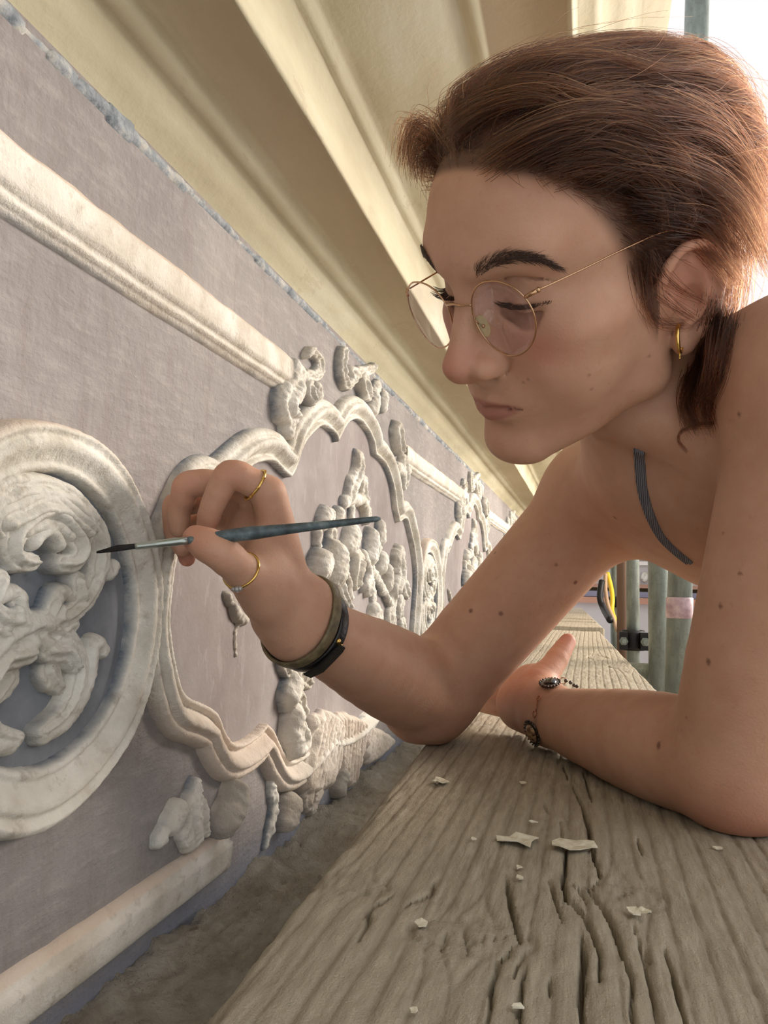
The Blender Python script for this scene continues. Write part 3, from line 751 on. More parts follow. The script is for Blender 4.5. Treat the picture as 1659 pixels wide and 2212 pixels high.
# ---- head frame: x to her right, y out of the face, z up; origin between the ears
HR = A @ np.array([[-.53474861, -.80443563, -.25870301], [-.2977486, .46589459, -.83323946], [.79081584, -.36854519, -.48865607]])
HT = CAM + A @ np.array([.12223168, -.14536056, .4878248])
def H(x, y, z): return HT + HR @ np.array([x, y, z], float)
def Hl(p): return (np.asarray(p) - HT) @ HR          # world -> head
def rotx(a): c, s = math.cos(a), math.sin(a); return np.array([[1, 0, 0], [0, c, -s], [0, s, c]])
def roty(a): c, s = math.cos(a), math.sin(a); return np.array([[c, 0, s], [0, 1, 0], [-s, 0, c]])
def rotz(a): c, s = math.cos(a), math.sin(a); return np.array([[c, -s, 0], [s, c, 0], [0, 0, 1]])
body = SDF()
def hell(x, y, z, r, k=.01, sub=False, rot=None, pair=False):
    for sgn in ((1, -1) if pair else (1,)):
        R = HR if rot is None else HR @ (rot if sgn > 0 else np.diag([-1, 1, 1]) @ rot @ np.diag([-1, 1, 1]))
        body.ell(H(x * sgn, y, z), r, R, k, sub)
def hcone(a, ra, b, rb, k=.006, sub=False, pair=False):
    for sgn in ((1, -1) if pair else (1,)):
        body.cone(H(a[0] * sgn, a[1], a[2]), ra, H(b[0] * sgn, b[1], b[2]), rb, k, sub)
# skull
hell(0, -.010, .042, (.070, .090, .0745), .01)
hell(0, .030, .048, (.060, .060, .056), .02)                      # forehead
hell(0, .026, -.010, (.056, .057, .050), .02)                     # mid face
hell(.033, .042, -.028, (.025, .032, .036), .030, pair=True)      # cheeks
hell(.047, .045, -.003, (.017, .024, .012), .014, pair=True)      # cheekbones
hell(0, .046, -.054, (.035, .038, .032), .018)                    # lower face
hell(0, .0645, -.041, (.029, .0235, .022), .014)                  # muzzle
hcone((.049, .008, -.052), .012, (.014, .069, -.079), .011, .016, pair=True)   # jaw line
hcone((.055, .006, -.012), .012, (.049, .008, -.052), .012, .016, pair=True)
hell(0, .0765, -.0790, (.018, .0130, .0118), .012)                # chin
hell(0, .034, -.066, (.032, .036, .012), .016)                    # under the jaw
# brow and sockets
hcone((.010, .0820, .0390), .0085, (.040, .0690, .0430), .0085, .014, pair=True)
hell(.031, .0870, .0190, (.0175, .0140, .0110), .010, sub=True, pair=True)
# nose
hcone((0, .0800, .030), .0072, (0, .0985, -.0065), .0075, .010)
hcone((0, .069, .014), .0085, (0, .084, -.016), .0125, .010)
hell(0, .1030, -.0150, (.0095, .0098, .0090), .006)
hell(.0118, .0915, -.0190, (.0070, .0105, .0080), .0045, pair=True)
hcone((0, .1030, -.0210), .0046, (0, .0915, -.0285), .0040, .005)
hell(.0100, .0945, -.0272, (.0042, .0085, .0040), .0018, sub=True, pair=True)
for sg in (1, -1):                                                # crease round the wing
    body.chain([(H(sg*.0165, .0920, -.0105), .0006), (H(sg*.0192, .0860, -.0140), .0013), (H(sg*.0195, .0825, -.0195), .0014), (H(sg*.0170, .0830, -.0255), .0008)], .0045, sub=True)
# eyelids over the eyeballs
EYE = (.0310, .0610, .0185)
hell(EYE[0], EYE[1], EYE[2], (.0145, .0138, .0138), .0045, pair=True)
hell(EYE[0], EYE[1] + .0150, EYE[2] - .0082, (.0150, .0100, .0052), .0012, sub=True, pair=True)    # open below the lash line
for sg in (1, -1):
    body.chain([(H(sg*.0170, .0720, .0135), .0012), (H(sg*.0240, .0735, .0105), .0015), (H(sg*.0320, .0738, .0098), .0016), (H(sg*.0400, .0700, .0112), .0015), (H(sg*.0462, .0645, .0150), .0012)], .0030)   # lower lid
    body.chain([(H(sg*.0165, .0725, .0160), .0011), (H(sg*.0240, .0755, .0153), .0012), (H(sg*.0320, .0757, .0150), .0012), (H(sg*.0400, .0715, .0155), .0012), (H(sg*.0465, .0650, .0160), .0010)], .0020)   # upper lid's rim
    body.chain([(H(sg*.0200, .0745, .0275), .0006), (H(sg*.0260, .0765, .0295), .0013), (H(sg*.0330, .0757, .0300), .0014), (H(sg*.0415, .0700, .0285), .0013), (H(sg*.0470, .0640, .0240), .0006)], .0040, sub=True)   # lid crease
    body.chain([(H(sg*.0185, .0725, .0060), .0010), (H(sg*.030, .0735, .0025), .0016), (H(sg*.042, .0690, .0050), .0010)], .008, sub=True)   # under the eye
# lips
for sg in (1, -1):
    body.chain([(H(0, .0880, -.0440), .0036), (H(sg*.006, .0878, -.0434), .0037), (H(sg*.014, .0838, -.0452), .0030), (H(sg*.0235, .0765, -.0478), .0015)], .004)
    body.chain([(H(0, .0862, -.0525), .0052), (H(sg*.010, .0838, -.0520), .0048), (H(sg*.021, .0770, -.0488), .0018)], .004)
    body.chain([(H(0, .0918, -.0474), .0012), (H(sg*.010, .0889, -.0470), .0012), (H(sg*.0185, .0828, -.0478), .0014), (H(sg*.0255, .0778, -.0488), .0014)], .0022, sub=True)
hcone((-.012, .0915, -.0635), .003, (.012, .0915, -.0635), .003, .008, sub=True)          # groove over the chin
hcone((0, .0950, -.031), .0015, (0, .0935, -.0395), .0017, .004, sub=True)                # philtrum
# ears
for sg in (1, -1):
    def E_(dy, dz, out): return H(sg * (.0660 + out), .002 + dy, -.010 + dz)
    body.ell(E_(-.0125, .006, .0050), (.0044, .0185, .0285), HR @ (rotz(.42 * sg) @ rotx(-.22)), .004)
    helix = [(.006, .003, .002), (.007, .013, .003), (.003, .023, .006), (-.006, .0295, .009), (-.017, .0275, .0125), (-.0245, .018, .0150), (-.0265, .005, .0150), (-.0230, -.009, .0120), (-.0150, -.020, .008)]
    hp = spline([E_(*q) for q in helix], 3)
    body.chain([(q, .0030) for q in hp], .0030, n=1)
    ah = spline([E_(*q) for q in [(-.012, .020, .0075), (-.0165, .012, .0105), (-.0175, .001, .0110), (-.014, -.009, .0095), (-.006, -.0125, .0075)]], 3)
    body.chain([(q, .0028) for q in ah], .004, n=1)
    body.ell(E_(-.0080, -.001, .0090), (.0050, .0070, .0090), HR, .003, sub=True)          # bowl of the ear
    body.ell(E_(-.0200, .012, .0165), (.0030, .0022, .0100), HR @ rotx(-.25), .003, sub=True)  # hollow behind the rim
    body.ell(E_(.0040, -.001, .0030), (.004, .0035, .006), HR, .004)                       # tragus
    body.ell(E_(-.006, -.0240, .0045), (.0042, .0085, .0085), HR, .006)                    # lobe
# neck and shoulders
NB = CAM + A @ np.array([.205, -.052, .570])
SR = P(1300, 1076, .700); SL = P(1800, 830, .425)
body.cone(H(0, -.026, -.020), .050, NB, .053, .014)
body.cone(H(-.052, -.024, -.022), .013, NB + np.array([-.02, -.01, -.035]), .014, .016)     # neck muscle
ELR = P(932, 1500, .725); WR = P(652, 1352, .566)
ELL = P(1585, 1658, .487); WL = P(1190, 1548, .700)
body.cone(P(1325, 866, .520), .026, P(1525, 930, .492), .026, .010)      # throat
body.cone(NB, .045, SR, .044, .035)
SLb = SL + A @ np.array([.015, .012, .055])
body.cone(NB, .042, SLb, .040, .020)
body.cone(SLb, .040, SL, .044, .030)
# torso leaning in from the open side
HIP = np.array([.56, .76, 1.06])
ta = HIP - NB; ta /= np.linalg.norm(ta)
la = SR - SL; la -= ta * (la @ ta); la /= np.linalg.norm(la)
fa = np.cross(ta, la); fa /= np.linalg.norm(fa)
if fa[2] > 0: fa = -fa
TR = np.column_stack([la, fa, ta])
body.ell(NB + ta * .150 + fa * .004, (.125, .080, .170), TR, .035)
body.ell(NB + ta * .070 + fa * .010, (.150, .060, .085), TR, .035)
# right arm: shoulder, elbow on the plank, hand up at the wall
body.ell(SR, .050, None, .03)
body.chain([(SR, .046), (SR * .5 + ELR * .5, .043), (SR * .12 + ELR * .88, .041), (ELR, .038)], .012)
body.cone(P(912, 1568, .737), .018, P(905, 1535, .725), .026, .03)
fm = ELR * .66 + WR * .34
body.chain([(ELR, .040), (fm, .0395), (ELR * .25 + WR * .75, .0300), (WR, .0235)], .015)
wp = P(560, 1340, .56) - P(700, 1285, .57); wp = wp / np.linalg.norm(wp)
body.cone(WR - wp * .007, .0205, P(640, 1310, .558) - wp * .009, .0190, .015)
body.cone(WR + wp * .007, .0205, P(625, 1320, .556) + wp * .009, .0190, .015)
# left arm: elbow near the camera, forearm lying on the plank
body.ell(SL, .052, None, .03)
body.chain([(SL, .048), (SL * .5 + ELL * .5, .0435), (SL * .12 + ELL * .88, .040), (ELL, .036)], .012)
body.cone(P(1604, 1728, .480), .0145, P(1590, 1680, .487), .026, .02)
fl = ELL * .68 + WL * .32
body.chain([(ELL, .036), (fl, .0385), (ELL * .28 + WL * .72, .0310), (WL, .0245)], .015)
# right hand
def finger(pts, k=.0022): body.chain([(P(x, y, d), r) for x, y, d, r in pts], k)
mc = [((640, 1300, .560), (580, 1066, .532)), ((632, 1300, .570), (552, 1064, .552)), ((622, 1305, .578), (525, 1085, .570)), ((610, 1312, .584), (508, 1125, .586))]
for (a, b), r in zip(mc, (.0122, .0112, .0108, .0100)):
    body.cone(P(*a), .0140, P(*b), r, .010)
finger([(580, 1066, .532, .0112), (540, 1040, .526, .0098), (497, 1024, .520, .0096), (474, 1060, .523, .0087), (458, 1095, .527, .0082), (446, 1134, .531, .0070)])
finger([(552, 1064, .552, .0108), (480, 1046, .545, .0096), (408, 1046, .540, .0094), (396, 1075, .543, .0086), (388, 1104, .546, .0080), (386, 1140, .548, .0070)])
finger([(525, 1085, .570, .0100), (450, 1080, .567, .0092), (378, 1092, .563, .0090), (374, 1120, .563, .0084), (378, 1150, .562, .0078), (394, 1182, .560, .0068)])
finger([(508, 1125, .586, .0090), (460, 1122, .586, .0080), (412, 1135, .582, .0078), (402, 1160, .579, .0072), (400, 1180, .576, .0068), (404, 1206, .572, .0062)])
# thumb
body.cone(P(612, 1305, .552), .0160, P(530, 1243, .512), .0128, .012)
body.ell(P(574, 1270, .535), (.018, .016, .022), None, .012)
body.cone(P(572, 1180, .535), .010, P(560, 1240, .528), .014, .014)
finger([(530, 1243, .512, .0118), (505, 1218, .500, .0112), (480, 1197, .492, .0112), (450, 1178, .492, .0108), (424, 1164, .494, .0088)], .004)
body.ell(P(548, 1165, .566), (.020, .024, .022), None, .014)
# left hand, resting on its edge with the thumb up
body.cone(WL, .0235, P(1132, 1520, .765), .0270, .012)
body.cone(WL + np.array([0, 0, .004]), .022, P(1150, 1476, .765), .0190, .012)
body.chain([(P(1165, 1475, .745), .0150), (P(1192, 1440, .760), .0118), (P(1211, 1410, .772), .0102), (P(1226, 1386, .782), .0082)], .006)
for i, (x0, y0, x1, y1) in enumerate([(1120, 1470, 1020, 1415), (1112, 1490, 1005, 1450), (1108, 1512, 1000, 1486), (1108, 1532, 1010, 1515)]):
    a = P(x0, y0, .775); b = P(x1, y1, .84)
    body.chain([(a, .0105), (a * .5 + b * .5, .0092), (b, .0078)], .003)

V, F = body.mesh(.0014)
# flesh flattens where it rests on the plank or touches the wall
_on = (V[:, 0] > -.2) & (V[:, 0] < .16) & (V[:, 1] < 2)
V[_on, 2] = np.maximum(V[_on, 2], PLANKZ + .0012)
V[:, 0] = np.maximum(V[:, 0], WALLX + .0185)
# ---- colour marks carried on the skin
L = Hl(V)
lx, ly, lz = np.abs(L[:, 0]), L[:, 1], L[:, 2]
def sm(a, b, x): t = np.clip((x - a) / (b - a), 0, 1); return t * t * (3 - 2 * t)
lipc = -.0474 - .001 * np.sin(lx * 60)
lips = (1 - sm(.018, .0275, lx)) * sm(.071, .075, ly)
up_h = .0062 * (1 - (lx / .026) ** 2).clip(0) + .0008
lo_h = .0088 * (1 - (lx / .025) ** 2).clip(0) + .0008
lips = lips * np.where(lz > -.0475, 1 - sm(up_h - .0022, up_h, lz + .0475), 1 - sm(lo_h - .0022, lo_h, -.0475 - lz))
flush = np.exp(-(((lx - .040) / .016) ** 2 + ((lz + .010) / .013) ** 2)) * sm(.02, .05, ly) * .8
flush += np.exp(-((lx / .011) ** 2 + ((lz + .014) / .012) ** 2)) * sm(.085, .1, ly) * .75
flush += .7 * np.exp(-(((lx - .072) / .012) ** 2 + ((ly + .012) / .02) ** 2 + ((lz - .004) / .03) ** 2))
def near(p, r): return np.exp(-(((V - p) / r) ** 2).sum(1))
for q, r, a in ((P(1590, 1760, .475), .03, .9), (P(900, 1590, .73), .03, .45), (P(1228, 1384, .782), .02, 1.0), (P(424, 1164, .494), .016, .7),
                (P(446, 1134, .531), .012, .8), (P(404, 1206, .572), .014, 1.0), (P(408, 1046, .54), .013, .6), (P(497, 1024, .52), .012, .5), (P(1150, 1500, .74), .04, .4)):
    flush = flush + a * near(q, r)
# cropped hair at the temple and sides
hl = .020 + .062 * sm(.072, .030, ly) * 0
def hairline(lx, ly, lz):
    front = np.where(ly > .0, lz - (.080 - .9 * np.clip(lx - .034, 0, 1) ** 1.2 * 1.0), lz)
    return front
temple_y = np.interp(lz, [-.03, -.012, .01, .03, .045, .060, .075, .09, .12], [.012, .016, .023, .031, .039, .047, .060, .082, .10])
stub = sm(.006, -.006, ly - temple_y) * sm(-.034, -.020, lz - .25 * (ly - .014).clip(None, 0) * -1)
stub = np.where(lz > -.10, stub, 0) * (np.linalg.norm(L, axis=1) < .14) * sm(-.060, -.045, lz)
_q = (L - np.array([0, -.010, .042])) / np.array([.070, .090, .082]); _ear = ((np.linalg.norm(_q, axis=1) - 1) * .07 > .0045) & (lx > .055) & (ly > -.05) & (ly < .012) & (lz < .03)
stub = np.where(_ear | (lz < -.03), 0, stub)
moles = np.zeros(len(V))
cV = (A.T @ (V - CAM).T).T
pxx = IW / 2 + FPX * cV[:, 0] / cV[:, 2]; pyy = IH / 2 + FPX * cV[:, 1] / cV[:, 2]
MOLES = [(1274, 812, 4), (1279, 841, 4), (1140, 821, 4), (1130, 828, 3), (1212, 978, 4), (1596, 893, 6), (1301, 1142, 6), (1244, 1258, 5), (1016, 1320, 5), (1083, 1326, 5), (1531, 1429, 7),
         (1555, 1309, 6), (1404, 770, 4), (1480, 1550, 4), (1065, 1190, 4), (1200, 1220, 4), (1420, 1610, 9), (1600, 1240, 5), (1560, 1150, 4)]
for mx, my, mr in MOLES:
    m = (np.hypot(pxx - mx, pyy - my) < mr * 6) & (cV[:, 2] < .95)
    if not m.any(): continue
    i = np.nonzero(m)[0]; c = V[i[np.argmin(cV[i, 2] + np.hypot(pxx[i] - mx, pyy[i] - my) * .001)]]
    r = mr * cV[i, 2].min() / FPX
    d = np.linalg.norm(V - c, axis=1)
    moles = np.maximum(moles, (1 - sm(r * .6, r * 1.3, d)) * (.75 if mr > 4 else .5))

skin = Mat('skin', srgb(196, 150, 124), .58)
skin.set(Subsurface_Weight=.22, Subsurface_Scale=.006, Specular_IOR_Level=.35)
skin.b.inputs['Subsurface Radius'].default_value = (1.0, .35, .2)
_n1 = skin.noise(45, 5, .6); _n2 = skin.noise(600, 3, .6); _n3 = skin.noise(230, 2, .5)
_c = skin.ramp(_n1, [(.3, srgb(190, 145, 119)), (.7, srgb(200, 157, 131))])
_c = skin.mix(skin.math('MULTIPLY', skin.attr('flush'), .55), _c, srgb(182, 98, 80))
_c = skin.mix(skin.math('MULTIPLY', skin.attr('lips'), .62), _c, srgb(150, 84, 78))
_sp = skin.math('MULTIPLY', skin.math('GREATER_THAN', _n3, .69), .10)
_c = skin.mix(_sp, _c, srgb(130, 80, 58))
_c = skin.mix(skin.attr('stubble'), _c, srgb(62, 42, 31))
_c = skin.mix(skin.attr('moles'), _c, srgb(96, 54, 40))
skin.color(_c); skin.bump(skin.math('ADD', _n2, skin.math('MULTIPLY', _n3, .6)), .22, .001)
person = mesh_obj('person', V, F, skin.m)
set_attr(person, 'flush', np.clip(flush, 0, 1)); set_attr(person, 'lips', lips); set_attr(person, 'stubble', stub * .82); set_attr(person, 'moles', moles)
tag(person, 'person with short auburn hair and bare arms leaning on the plank, painting the stucco wall', 'person')
bpy.context.view_layer.update()
from mathutils.bvhtree import BVHTree
SKIN = BVHTree.FromObject(person, bpy.context.evaluated_depsgraph_get())
# ================================================================== hair
def child(o, parent=None):
    p = parent or person
    o.parent = p; o.matrix_parent_inverse = p.matrix_world.inverted(); return o
hairm = Mat('auburn hair'); hairm.n.remove(hairm.b)
_h = hairm.node('ShaderNodeBsdfHairPrincipled'); _h.parametrization = 'COLOR'
_hi = hairm.node('ShaderNodeHairInfo')
_hc = hairm.ramp(_hi.outputs['Random'], [(0, srgb(24, 12, 7)), (.45, srgb(40, 20, 11)), (.8, srgb(64, 33, 18)), (1, srgb(124, 72, 40))])
_hc = hairm.mix(hairm.ramp(_hi.outputs['Intercept'], [(0, (.62, .62, .62, 1)), (.35, (0, 0, 0, 1))]), _hc, srgb(20, 12, 8))
hairm.l.new(_hc, _h.inputs['Color']); _h.inputs['Roughness'].default_value = .46; _h.inputs['Radial Roughness'].default_value = .6; _h.inputs['IOR'].default_value = 1.42
hairm.l.new(_h.outputs[0], hairm.n['Material Output'].inputs['Surface'])
browm = Mat('dark brow hair', srgb(70, 50, 39), .65)
capm = Mat('hair mass', srgb(72, 44, 30), .75); capm.color(capm.ramp(capm.noise(70, 4, .6), [(.3, srgb(48, 29, 20)), (.7, srgb(92, 58, 40))])); capm.bump(capm.noise(500, 3), .6, .002)

def onskin(px, py, d0=.30, d1=.62):
    """where the pixel's line of sight meets the skin"""
    out = []
    for a, b in zip(px, py):
        r = A @ np.array([(a - IW / 2) / FPX, (b - IH / 2) / FPX, 1.0]); o = CAM + r * d0
        hit = SKIN.ray_cast(Vector(o), Vector(r).normalized(), 1.0)
        out.append(np.array(hit[0]) if hit[0] is not None and (np.array(hit[0]) - o) @ A[:, 2] < d1 - d0 + .2 else CAM + r * d1)
    return np.array(out)
def skin_n(p): return np.array(SKIN.find_nearest(Vector(p))[1])
def strands(name, P3, r0, r1, mat, parent):
    """P3: (n, m, 3) world points"""
    n, m, _ = P3.shape
    cu = bpy.data.hair_curves.new(name); cu.add_curves([m] * n)
    cu.attributes['position'].data.foreach_set('vector', P3.astype(np.float32).ravel())
    ra = cu.attributes.new('radius', 'FLOAT', 'POINT') if 'radius' not in cu.attributes else cu.attributes['radius']
    t = np.linspace(0, 1, m); rad = r0 + (r1 - r0) * t ** 1.5
    ra.data.foreach_set('value', np.tile(rad, n).astype(np.float32))
    cu.materials.append(mat)
    o = bpy.data.objects.new(name, cu); COL.objects.link(o); child(o, parent); tag(o, kind='stuff')
    return o
SC = np.array([0, -.010, .042]); SRD = np.array([.070, .090, .0745])
def unit(v): return v / np.linalg.norm(v, axis=-1, keepdims=True)
def stem_(a, b, x): t = np.clip((x - a) / (b - a), 0, 1); return t * t * (3 - 2 * t)
def hmax(n):
    tb = (1 - n[..., 1]) / 2
    h = np.interp(tb, [0, .10, .20, .33, .48, .62, .78, .90, 1], [.006, .0145, .0180, .0125, .0060, .0050, .0090, .0180, .026])
    top = stem_(.05, .62, n[..., 2] - .15 * (tb > .5) * 0)
    back = stem_(.60, .80, tb) * stem_(-.75, -.2, n[..., 2])
    return .003 + h * np.maximum(top, back)
def surf(n, h):
    N = unit(n / SRD); return SC + SRD * n + N * h[..., None]
def in_hair(L):
    ty = np.interp(L[..., 2], [-.03, -.012, .01, .03, .045, .060, .075, .088, .12], [.012, .016, .023, .031, .039, .047, .060, .082, .11])
    return ty - L[..., 1]
def toworld(L): return HT + L @ HR.T
# -- the close mass of hair under the strands
nu, nv = 150, 110
th = np.linspace(0, 2 * np.pi, nu, endpoint=False); ph = np.linspace(.02, 2.35, nv)
TH, PH = np.meshgrid(th, ph, indexing='ij')
n_ = np.stack([np.sin(PH) * np.cos(TH), np.sin(PH) * np.sin(TH), np.cos(PH)], -1)
base = surf(n_, np.zeros(TH.shape)); ih = in_hair(base)
hh = hmax(n_) * .62 * stem_(0, .030, ih) + .0012
lump_ = fbm2(n_[..., 0] * 7 + n_[..., 1] * 2, n_[..., 2] * 7, 3, 5); hh = hh * (1 + .5 * lump_) - .004 * (ih < 0)
capL = surf(n_, hh)
idx = np.arange(nu * nv).reshape(nu, nv); i2 = np.roll(idx, -1, 0)
f = np.stack([idx[:, :-1], idx[:, 1:], i2[:, 1:], i2[:, :-1]], -1).reshape(-1, 4)
okf = (ih.ravel()[f] > -.001).all(1) & (capL.reshape(-1, 3)[f][:, :, 2] > -.040).all(1)
ear_ = (np.abs(capL[..., 0]).ravel() > .045) & (np.hypot(capL[..., 1].ravel() + .010, capL[..., 2].ravel() + .006) < .034)
okf &= ~ear_[f].any(1)
hair = child(mesh_obj('hair', toworld(capL.reshape(-1, 3)), f[okf], capm.m))
tag(hair, 'short swept-back auburn hair')

HAIRB = BVHTree.FromObject(hair, bpy.context.evaluated_depsgraph_get())
def onhair(px, py):
    out = []
    for a, b in zip(px, py):
        r = A @ np.array([(a - IW / 2) / FPX, (b - IH / 2) / FPX, 1.0]); o = CAM + r * .25; rr = Vector(r).normalized(); best = None
        for t_ in (HAIRB, SKIN):
            hit = t_.ray_cast(Vector(o), rr, .6)
            if hit[0] is not None and (best is None or hit[3] < best[3]): best = hit
        out.append(np.array(best[0]) if best is not None else None)
    for i, q in enumerate(out):           # past the outline: keep the depth of the nearest place that hit
        if q is None:
            k = min((j for j in range(len(out)) if out[j] is not None), key=lambda j: abs(j - i), default=None)
            dd = .47 if k is None else float((A.T @ (out[k] - CAM))[2]); out[i] = P(px[i], py[i], dd)
    return np.array(out)
Rg = np.random.default_rng(3)
BP = unit(np.array([0, -.93, -.36]))
def flow(n0, length, m, layer, wave, wphase, wfreq, lift=1.0, bp=BP):
    """grow strands from scalp directions n0 (k,3) back over the head"""
    k = len(n0); n = n0.copy(); out = []; t = np.linspace(0, 1, m)
    side = unit(np.cross(n0, np.broadcast_to(bp, n0.shape)) + 1e-6)
    for j in range(m):
        h = hmax(n) * stem_(0, .34, t[j] + .02) * layer * lift + .0008
        p = surf(n, h)
        p = p + side * (wave * np.sin(wphase + wfreq * t[j]) * t[j])[:, None]
        out.append(p)
        d = bp - n * (n @ bp)[:, None]; dl = np.linalg.norm(d, axis=1, keepdims=True)
        d = d / np.maximum(dl, .25)
        n = unit(n + d * (length / m / .085)[:, None])
    return np.stack(out, 1)
def clumped(roots, per, spread, length, m, layer, wave, wfreq, lift=1.0, bp=BP, pinch=.62, rough=.0012):
    k = len(roots)
    n0 = np.repeat(roots, per, 0); n0 = unit(n0 + Rg.normal(0, spread, n0.shape))
    rp = lambda a, s: np.repeat(a, per) * (1 + Rg.normal(0, s, k * per))
    ln = rp(length, .14); ly = np.clip(rp(layer, .12), .1, 1.25); wv = rp(wave, .25); wp = np.repeat(Rg.uniform(0, 6.28, k), per) + Rg.normal(0, .35, k * per)
    q = flow(n0, ln, m, ly, wv, wp, wfreq, lift, bp)
    # pull the strands of a lock together towards their tips
    c = q.reshape(k, per, m, 3).mean(1, keepdims=True); t = np.linspace(0, 1, m)[None, None, :, None]
    q = q.reshape(k, per, m, 3); q = q + (c - q) * pinch * t ** 1.2
    q = q + Rg.normal(0, rough, (k, per, 1, 3)) * t * 1.5
    return q.reshape(-1, m, 3)
def scalp_dirs(cnt, cond):
    out = []
    while sum(map(len, out)) < cnt:
        n = unit(Rg.normal(0, 1, (4000, 3))); L = surf(n, np.zeros(len(n)))
        out.append(n[(in_hair(L) > .0015) & (L[:, 2] > -.045) & cond(n, L)])
    return np.concatenate(out)[:cnt]
top = lambda n, L: (L[:, 2] > .074) | ((L[:, 2] > .05) & (L[:, 1] < -.02))
r1 = scalp_dirs(430, top)
k1 = len(r1)
A1 = clumped(r1, 42, .050, Rg.uniform(.085, .150, k1), 14, Rg.uniform(.55, 1.08, k1), Rg.uniform(.002, .011, k1), 6.0, rough=.0022, pinch=.74)
front = lambda n, L: (in_hair(L) < .020) & (L[:, 2] > .060) & (L[:, 1] > .03)
r2 = scalp_dirs(90, front)
A2 = clumped(r2, 40, .035, Rg.uniform(.08, .13, 90), 14, Rg.uniform(.75, 1.1, 90), Rg.uniform(.002, .008, 90), 5.0, rough=.0020, pinch=.70)
# short sides
sidec = lambda n, L: (L[:, 2] < .078) & (L[:, 1] > -.055) & ~((np.abs(L[:, 0]) > .045) & (np.hypot(L[:, 1] + .010, L[:, 2] + .006) < .032))
r3 = scalp_dirs(5200, sidec)
A3 = clumped(r3, 1, 0.0, Rg.uniform(.012, .034, len(r3)), 14, Rg.uniform(.5, 1.6, len(r3)), np.full(len(r3), .0012), 3.0, bp=unit(np.array([0, -.75, -.65])), rough=.0022)
# the longer waves behind the ear and at the nape
backc = lambda n, L: (L[:, 1] < -.030) & (L[:, 2] < .075)
r4 = scalp_dirs(240, backc); k4 = len(r4)
A4 = clumped(r4, 40, .055, Rg.uniform(.05, .11, k4), 14, Rg.uniform(.5, 1.2, k4), Rg.uniform(.003, .011, k4), 7.0)
dn = HR.T @ np.array([0, 0, -1.0])
tt = np.linspace(0, 1, 14)[None, :, None]
A4 = A4 + dn * (tt ** 2) * Rg.uniform(.0, .035, (len(A4), 1, 1)) + (Rg.normal(0, .004, (len(A4), 1, 3)) * tt)
# short growth right at the hairline
r6 = scalp_dirs(3200, lambda n, L: (in_hair(L) < .013) & (L[:, 2] > .045) & (L[:, 1] > .02))
A6 = clumped(r6, 1, 0.0, Rg.uniform(.018, .045, len(r6)), 14, Rg.uniform(.12, .5, len(r6)), Rg.uniform(.0, .003, len(r6)), 3.0, rough=.0025)
# flyaways
r5 = scalp_dirs(620, lambda n, L: L[:, 2] > .0); k5 = len(r5)
A5 = clumped(r5, 1, 0, Rg.uniform(.06, .15, k5), 14, Rg.uniform(1.0, 1.5, k5), Rg.uniform(.004, .016, k5), 5.0, rough=.006)
def lock_px(pts, per, spread, tip=.5, m=14, lift=None, hair_=False):
    """a lock whose middle line is given by places: (px, py, depth)"""
    if lift is not None:                # lies on the skin
        g = (onhair if hair_ else onskin)([q[0] for q in pts], [q[1] for q in pts]); g = np.array([a + unit(CAM - a) * lift for a in g])
    else: g = np.array([P(*q) for q in pts])
    g = spline(g, 8); s = np.linspace(0, len(g) - 1, m); g = np.stack([np.interp(s, np.arange(len(g)), g[:, c]) for c in range(3)], 1)
    off = Rg.normal(0, spread, (per, 1, 3)); t = np.linspace(0, 1, m)[None, :, None]
    w = Rg.normal(0, spread * .5, (per, 1, 3)) * np.sin(t * 3.0 + Rg.uniform(0, 6, (per, 1, 1)))
    return g[None] + off * (1 - (1 - tip) * t) + w
W = [toworld(a) for a in (A1, A2, A3, A4, A5, A6)]
